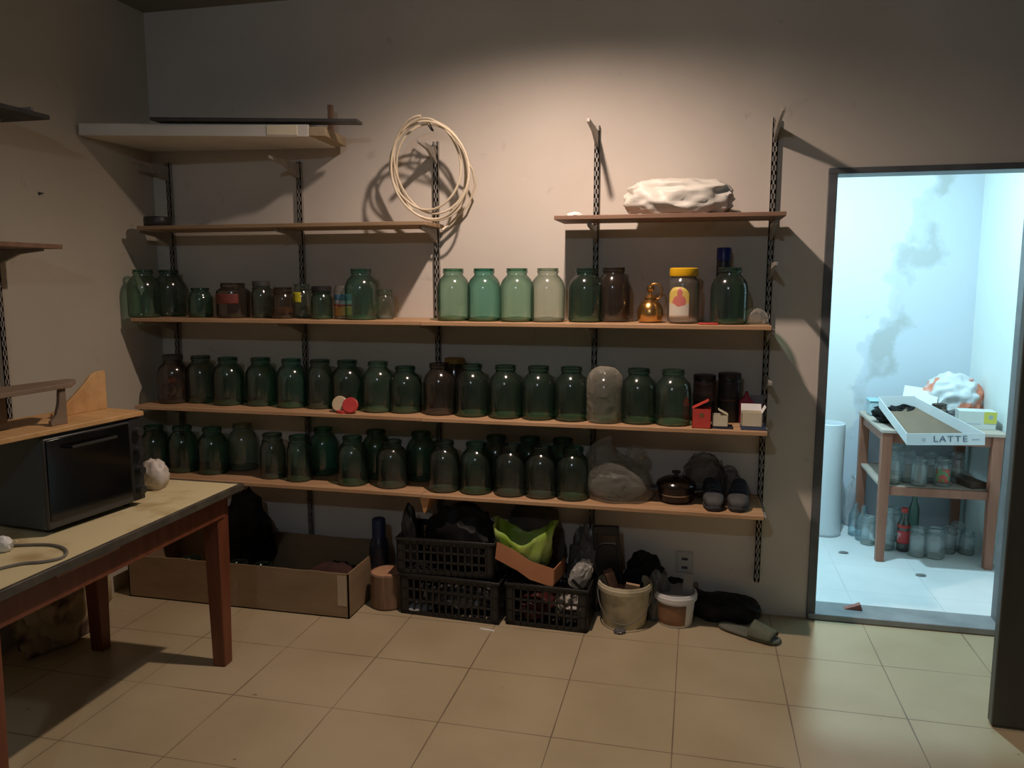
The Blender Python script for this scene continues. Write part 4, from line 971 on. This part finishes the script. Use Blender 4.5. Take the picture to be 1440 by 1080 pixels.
# ------------------------------------------------------------------ storeroom things
p = at(1172, 745, Z=0)
t = thing('white_drum', 'tall white cylinder standing in the left corner of the storeroom doorway view', 'drum', (.80, 1.33, 0)); t['label'] = 'tall white cylinder standing left of the storeroom table'
obj('shell', MB().lathe([(.088, 0), (.09, .004), (.09, .688), (.086, .692), (.084, .688), (.084, .02), (.0005, .02)], 36), mat('drum_white', (.72, .76, .80), .4, (.8, .83, .86), 4), t)
obj('foot_ring', MB().lathe([(.089, 0), (.094, .002), (.094, .012), (.0895, .014)], 36), mat('ring_grey', (.4, .42, .44), .5), t)
# table
SX0, SX1, SY0, SY1, SZ = 1.00, 1.585, .86, 1.49, .745
t = thing('storeroom_table', 'brown wooden table with lower shelf seen through the doorway', 'table', (0, 0, 0))
obj('tabletop', MB().box(SX0-.01, SX1+.02, SY0-.01, SY1+.01, SZ-.018, SZ), mat('pale_top', (.50, .40, .33), .5, (.6, .5, .42), 5), t, bevel=.003)
for y in (SY0+.01, SY1-.03): obj('apron', MB().box(SX0+.03, SX1-.03, y, y+.02, SZ-.075, SZ-.018), M_REDWOOD2, t)
for x in (SX0+.01, SX1-.03): obj('apron', MB().box(x, x+.02, SY0+.03, SY1-.03, SZ-.075, SZ-.018), M_REDWOOD2, t)
SH = .425
obj('lower_shelf', MB().box(SX0+.01, SX1-.01, SY0+.03, SY1-.03, SH-.014, SH), MATS['pale_top'], t)
for y in (SY0+.012, SY1-.034): obj('shelf_rail', MB().box(SX0+.03, SX1-.03, y, y+.022, SH-.045, SH-.0), M_REDWOOD2, t)
for x in (SX0+.022, SX1-.022):
    for y in (SY0+.022, SY1-.022):
        obj('leg', MB().loft([[(x+s*w, y+q*w, z) for s, q in ((-1, -1), (1, -1), (1, 1), (-1, 1))] for z, w in ((0, .021), (.35, .025), (SZ-.018, .027))]), M_REDWOOD2, t, bevel=.003)
# carton tray with lettering, tipping over the front edge
A = at(1272, 612, Y=.74); B_ = at(1386, 612, Y=.74)
t = thing('carton_tray', 'white carton tray with LATTE lettering tipping over the table front', 'tray')
fl0 = at(1275, 626, Y=.73); fr0 = at(1385, 626, Y=.73)
WT_ = (fr0-fl0).length
t.location = (fl0.x, .73, fl0.z); 
ang = math.atan2(fr0.z-fl0.z, fr0.x-fl0.x)
t.rotation_euler = (0, -ang, 0)
hh = .062; DEP = .36; up_ = math.radians(25)
cy, sy = math.cos(up_), math.sin(up_)
# front lip
flip = obj('front_lip', MB().box(0, WT_, 0, .003, 0, hh), mat('carton_white', (.70, .73, .75), .6, (.78, .8, .82), 5), t)
floor_ = MB().add([(0, .003, .002), (WT_, .003, .002), (WT_-.25, DEP*cy, DEP*sy), (-.07, DEP*cy, DEP*sy), (0, .003, 0), (WT_, .003, 0), (WT_-.25, DEP*cy, DEP*sy-.002), (-.07, DEP*cy, DEP*sy-.002)], [(0, 1, 2, 3), (7, 6, 5, 4), (0, 4, 5, 1), (1, 5, 6, 2), (2, 6, 7, 3), (3, 7, 4, 0)])
obj('tray_bottom', floor_, mat('carton_brown', (.16, .11, .07), .8, (.22, .15, .10), 6), t)
def side(x0, x1, name):
    vs = [(x0, .003, 0), (x1, DEP*cy, DEP*sy), (x1, DEP*cy, DEP*sy+.055), (x0, .003, hh)]
    vs2 = [(a+.003, b_, c_) for a, b_, c_ in vs]
    obj(name, MB().add(vs+vs2, [(0, 1, 2, 3), (7, 6, 5, 4), (0, 4, 5, 1), (1, 5, 6, 2), (2, 6, 7, 3), (3, 7, 4, 0)]), MATS['carton_white'], t)
side(0, -.07, 'side_lip'); side(WT_-.003, WT_-.253, 'side_lip')
obj('back_lip', MB().box(-.07, WT_-.25, DEP*cy, DEP*cy+.003, DEP*sy, DEP*sy+.06), MATS['carton_white'], t)
cu = bpy.data.curves.new('lettering', 'FONT'); cu.body = 'LATTE'; cu.size = .045; cu.extrude = .0004; cu.align_x = 'CENTER'; cu.space_character = 1.15
lo = bpy.data.objects.new('lettering', cu); COL.objects.link(lo); lo.parent = flip; lo.location = (WT_*.56, -.0008, .018); lo.rotation_euler = (PI/2, 0, 0)
cu.materials.append(mat('print_grey', (.10, .14, .22), .6)); lo.scale = (1.15, 1, 1)
bpy.context.view_layer.update()
me_ = bpy.data.meshes.new_from_object(lo.evaluated_get(bpy.context.evaluated_depsgraph_get()))
lm = bpy.data.objects.new('lettering', me_); COL.objects.link(lm); lm.parent = flip; lm.location = lo.location; lm.rotation_euler = lo.rotation_euler; lm.scale = lo.scale
bpy.data.objects.remove(lo); lm.name = 'lettering'
obj('logo_mark', MB().lathe([(.0005, 0), (.009, 0), (.009, .0006), (.0005, .0006)], 16, T(WT_*.22, -.0002, .03) @ R(90, 'X')), mat('print_pale', (.45, .5, .56), .6), flip)
obj('small_print', MB().box(WT_*.84, WT_*.93, -.0008, 0, .026, .034), MATS['print_pale'], flip)
# things on the tabletop
ZT = SZ
def on_table(px, py, Y): return at(px, py, Y=Y)
b = MB().blob(.12, .085, .06, .35, 2.2, 101, 4); tag(obj('bag', b, M_BLACKBAG, None, (1.13, 1.10, ZT)), 'black bag on the left of the storeroom table top', 'bag')
t = thing('blue_tub', 'pale blue tub at the back left of the storeroom table', 'tub', (1.10, 1.36, ZT))
obj('tub_body', MB().box(-.085, .085, -.06, .06, 0, .085), mat('pale_blue', (.42, .58, .64), .4, (.5, .65, .7), 6), t, bevel=.01)
obj('tub_lid', MB().box(-.09, .09, -.065, .065, .085, .096), mat('blue_lid', (.36, .60, .68), .4), t, bevel=.004)
b = MB().box(-.09, .09, 0, .003, 0, .14); o = tag(obj('paper_sheet', b, M_PAPERW, None, (1.26, 1.22, ZT+.10)), 'white paper sheet leaning over the black bag', 'paper'); o.rotation_euler = (-1.0, .1, -.25)
# brown jar lying in tray area
j = jar('brownish jar on the storeroom table beside the black bag', (1.345, 1.14, ZT), G_BROWN, .11, .045, .034, G_BASEW, 'storeroom glassware')
b = MB().blob(.07, .06, .04, .35, 2.4, 103, 4); tag(obj('bag', b, M_GREYBAG, None, (1.44, 1.13, ZT)), 'dark grey bag behind the tray on the storeroom table', 'bag')
# carrier bag with orange pattern
p = at(1350, 560, Y=1.33)
t = thing('carrier_bag', 'white carrier bag with orange and pink print on the storeroom table', 'bag', (1.46, 1.34, ZT))
obj('bag_skin', MB().blob(.15, .10, .135, .26, 2.0, 105, 5), mat('carrier_print', (.74, .76, .78), .4, (.78, .26, .16), 6, sharp=(.52, .57), detail=2), t, angle=60)
for s_ in (-1, 1): obj('bag_handle', MB().tube([(.03*s_+.02, 0, .17), (.045*s_+.03, 0, .215), (.02*s_+.09, .0, .235), (.10, 0, .2)], .009, 8), mat('handle_pink', (.62, .42, .42), .5), t)
# yellow-white carton
t = thing('carton', 'white carton with a yellow end panel at the right of the storeroom table', 'carton', (1.525, 1.02, ZT), math.radians(-4))
obj('carton_box', MB().box(-.12, .06, -.05, .05, 0, .10), mat('carton_pale', (.62, .66, .62), .5, (.7, .73, .7), 6), t, bevel=.003)
obj('yellow_panel', MB().box(.0, .0605, -.052, -.05, .035, .098), mat('yellow_panel', (.62, .58, .10), .5), t)
obj('panel_mark', MB().lathe([(.0005, 0), (.012, 0), (.012, .0006), (.0005, .0006)], 16, T(.032, -.052, .07) @ R(90, 'X')), mat('mark_grey', (.36, .42, .40), .5), t)
obj('print_line', MB().box(-.10, -.015, -.0508, -.05, .028, .034), MATS['print_pale'], t)
# jars and bottles on lower shelf
def bottle(label, loc, H, Rr, g=G_WHITE, cap=None, lab=None, cat='bottle', grp='storeroom glassware'):
    o = obj('glass_bottle', MB().lathe([(.0005, .001), (Rr*.92, .001), (Rr, .008), (Rr, H*.58), (Rr*.9, H*.66), (Rr*.5, H*.78), (.014, H*.86), (.0135, H*.96), (.016, H*.965), (.016, H), (.012, H)], 22), g)
    o.location = loc; tag(o, label, cat, grp)
    if cap: obj('cap', MB().lathe([(.0175, H-.022), (.0175, H+.003), (.0005, H+.004)], 16), cap, o)
    if lab: cyl_label(o, Rr+.0008, H*.2, H*.5, -170, -10, lab)
    return o
G6 = 'storeroom glassware'
sh = [(1255, .97, .165, .043, 'clear jar nearest the left leg on the storeroom table shelf'), (1277, 1.02, .175, .045, 'clear jar, second from left on the storeroom table shelf'), (1293, .95, .155, .042, 'clear jar, third from left on the storeroom table shelf'), (1308, 1.05, .17, .043, 'clear jar left of the labelled jar on the storeroom table shelf')]
for px, yy, H, Rr, lab in sh:
    jar(lab, (at(px, 660, Y=yy).x, yy, SH), G_WHITE, H, Rr, Rr*.8, G_BASEW, G6)
j = jar('jar with red and green label on the storeroom table shelf', (at(1325, 665, Y=.97).x, .97, SH), G_WHITE, .155, .043, .036, G_BASEW, G6)
cyl_label(j, .0438, .025, .10, -150, -50, mat('red_green_label', (.16, .30, .14), .5, (.62, .10, .08), 34, sharp=(.48, .54)))
jar('clear jar right of the labelled jar on the storeroom table shelf', (at(1345, 660, Y=1.08).x, 1.08, SH), G_WHITE, .165, .042, .034, G_BASEW, G6)
jar('clear jar at the back left of the storeroom table shelf', (at(1262, 640, Y=1.2).x, 1.2, SH), G_WHITE, .17, .044, .036, G_BASEW, G6)
b = MB().box(-.045, .045, -.13, .13, 0, .035); tag(obj('wooden_block', b, M_BROWN, None, (1.47, 1.06, SH), rz=.35, bevel=.004), 'brown wooden block on the storeroom table shelf', 'block')
# on the floor
fl = [(1203, 755, .20, .038, 'b', 'clear bottle at the far left of the storeroom floor group'), (1214, 762, .21, .04, 'b', 'pale blue bottle left of the storeroom table leg'), (1222, 768, .17, .042, 'j', 'clear jar immediately left of the storeroom table leg'),
      (1246, 775, .235, .052, 'j', 'large clear jar immediately right of the storeroom table leg'), (1257, 762, .20, .045, 'j', 'clear jar behind the large jar by the table leg')]
for px, py, H, Rr, kind, lab in fl:
    p = at(px, py, Z=0); y = min(p.y+Rr, 1.45)
    if kind == 'b': bottle(lab, (p.x, y, 0), H, Rr, glass('pale_blue_glass', (.78, .9, .93), (.4, .55, .6), .1, (.6, .75, .8)))
    else: jar(lab, (p.x, y, 0), G_WHITE, H, Rr, Rr*.75, G_BASEW, G6)
p = at(1271, 777, Z=0)
o = bottle('cola bottle with red label on the storeroom floor', (p.x, p.y+.035, 0), .25, .034, glass('cola_plastic', (.45, .42, .42), (.2, .18, .18), .1), M_RED, mat('cola_label', (.62, .06, .06), .5, (.75, .5, .5), 20, sharp=(.55, .62)))
obj('red_band', MB().lathe([(.0345, .14), (.0352, .141), (.0352, .157), (.0345, .158)], 22), M_RED, o)
p = at(1283, 752, Z=0); bottle('dark slim bottle with black cap behind the cola bottle', (p.x, p.y, 0), .27, .03, G_GREEN, M_BLACK)
for px, py, H, Rr, lab in [(1292, 785, .165, .043, 'clear jar first right of the cola bottle'), (1317, 788, .17, .052, 'wide clear jar second right of the cola bottle'), (1335, 780, .15, .042, 'clear jar third right of the cola bottle'), (1348, 776, .16, .042, 'clear jar left of the right table leg'), (1362, 782, .13, .04, 'small clear jar touching the right table leg')]:
    p = at(px, py, Z=0); x = p.x
    jar(lab, (x, p.y+Rr, 0), G_WHITE, H, Rr, Rr*.78, G_BASEW, G6)
# grey bag and debris by the wall
p = at(1196, 700, Y=1.5); b = MB().blob(.05, .03, .16, .4, 2.5, 111, 4); tag(obj('bag', b, mat('grey_lilac_bag', (.4, .41, .44), .6, (.52, .53, .55), 7), None, (1.0, 1.53, 0)), 'grey bag against the storeroom wall right of the white cylinder', 'bag')
p = at(1200, 858, Z=.03); b = MB().prism([(-.04, 0), (.04, 0), (.03, .03), (.01, .02)], .03); tag(obj('brick_shard', b, mat('brick', (.42, .16, .12), .8), None, (p.x, p.y, .03)), 'reddish shard on the doorway threshold', 'shard')
for i, (px, py) in enumerate([(1186, 778), (1295, 810)]):
    p = at(px, py, Z=0); b = MB().blob(.022, .012, .006, .4, 3, 120+i, 3); tag(obj('leaf_scrap', b, mat('leaf', (.2, .2, .19), .8), None, (p.x, p.y, 0)), ['dark scrap on the storeroom floor before the white cylinder', 'dark scrap on the storeroom floor before the table'][i], 'scrap')

# ------------------------------------------------------------------ lights
def lamp(name, label, loc, glow, zceil):
    t = thing(name, label, 'lamp', loc)
    obj('lamp_holder', MB().lathe([(.045, zceil-loc[2]), (.045, zceil-loc[2]-.015), (.022, zceil-loc[2]-.03), (.02, .045)], 20), M_WHITEP, t)
    m_, nt_, out_ = nodes(name+'_glow'); e_ = N(nt_, 'ShaderNodeEmission'); e_.inputs[0].default_value = c4(glow); e_.inputs[1].default_value = 3; nt_.links.new(e_.outputs[0], out_.inputs[0])
    obj('bulb', MB().lathe([(.016, .045), (.022, .03), (.03, .012), (.030, 0), (.022, -.018), (.0005, -.026)], 20), m_, t)
LX, LY, LZ = -.60, -.95, 2.80
lamp('ceiling_bulb', 'warm bulb on the main room ceiling', (LX, LY, LZ+.034), (1, .8, .55), ZC)
ld = bpy.data.lights.new('warm_bulb', 'SPOT'); ld.spot_size = math.radians(166); ld.spot_blend = 1; ld.shadow_soft_size = .03; ld.energy = 126; ld.color = (1, .775, .645)
lo = bpy.data.objects.new('warm_bulb', ld); COL.objects.link(lo); lo.location = (LX, LY, LZ-.03)
lamp('storeroom_bulb', 'cold bulb on the storeroom ceiling', (.64, .45, 2.60), (.7, .95, 1), 2.75)
ld = bpy.data.lights.new('cold_bulb', 'AREA'); ld.shape = 'DISK'; ld.size = .06; ld.energy = 41; ld.color = (.53, .86, 1.0)
lo = bpy.data.objects.new('cold_bulb', ld); COL.objects.link(lo); lo.location = (.64, .45, 2.56)
lamp('rear_bulb', 'cool bulb on the main room ceiling behind the photographer', (-.50, -4.45, 2.79), (.85, .93, 1), ZC)
ld = bpy.data.lights.new('rear_bulb', 'POINT'); ld.shadow_soft_size = .05; ld.energy = 29; ld.color = (.74, .87, 1.0)
lo = bpy.data.objects.new('rear_bulb', ld); COL.objects.link(lo); lo.location = (-.50, -4.45, 2.70)

w = bpy.data.worlds.new('world'); S.world = w; w.use_nodes = True
w.node_tree.nodes['Background'].inputs[0].default_value = (.5, .65, .9, 1); w.node_tree.nodes['Background'].inputs[1].default_value = .3

S.view_settings.view_transform = 'Standard'; S.view_settings.look = 'None'; S.view_settings.gamma = 1; S.view_settings.use_curve_mapping = False
S.view_settings.exposure = 0.0
cy_ = S.cycles
cy_.max_bounces = 8; cy_.diffuse_bounces = 3; cy_.glossy_bounces = 3; cy_.transmission_bounces = 4; cy_.transparent_max_bounces = 40
cy_.caustics_reflective = False; cy_.caustics_refractive = False; cy_.sample_clamp_indirect = 4
cy_.use_denoising = True
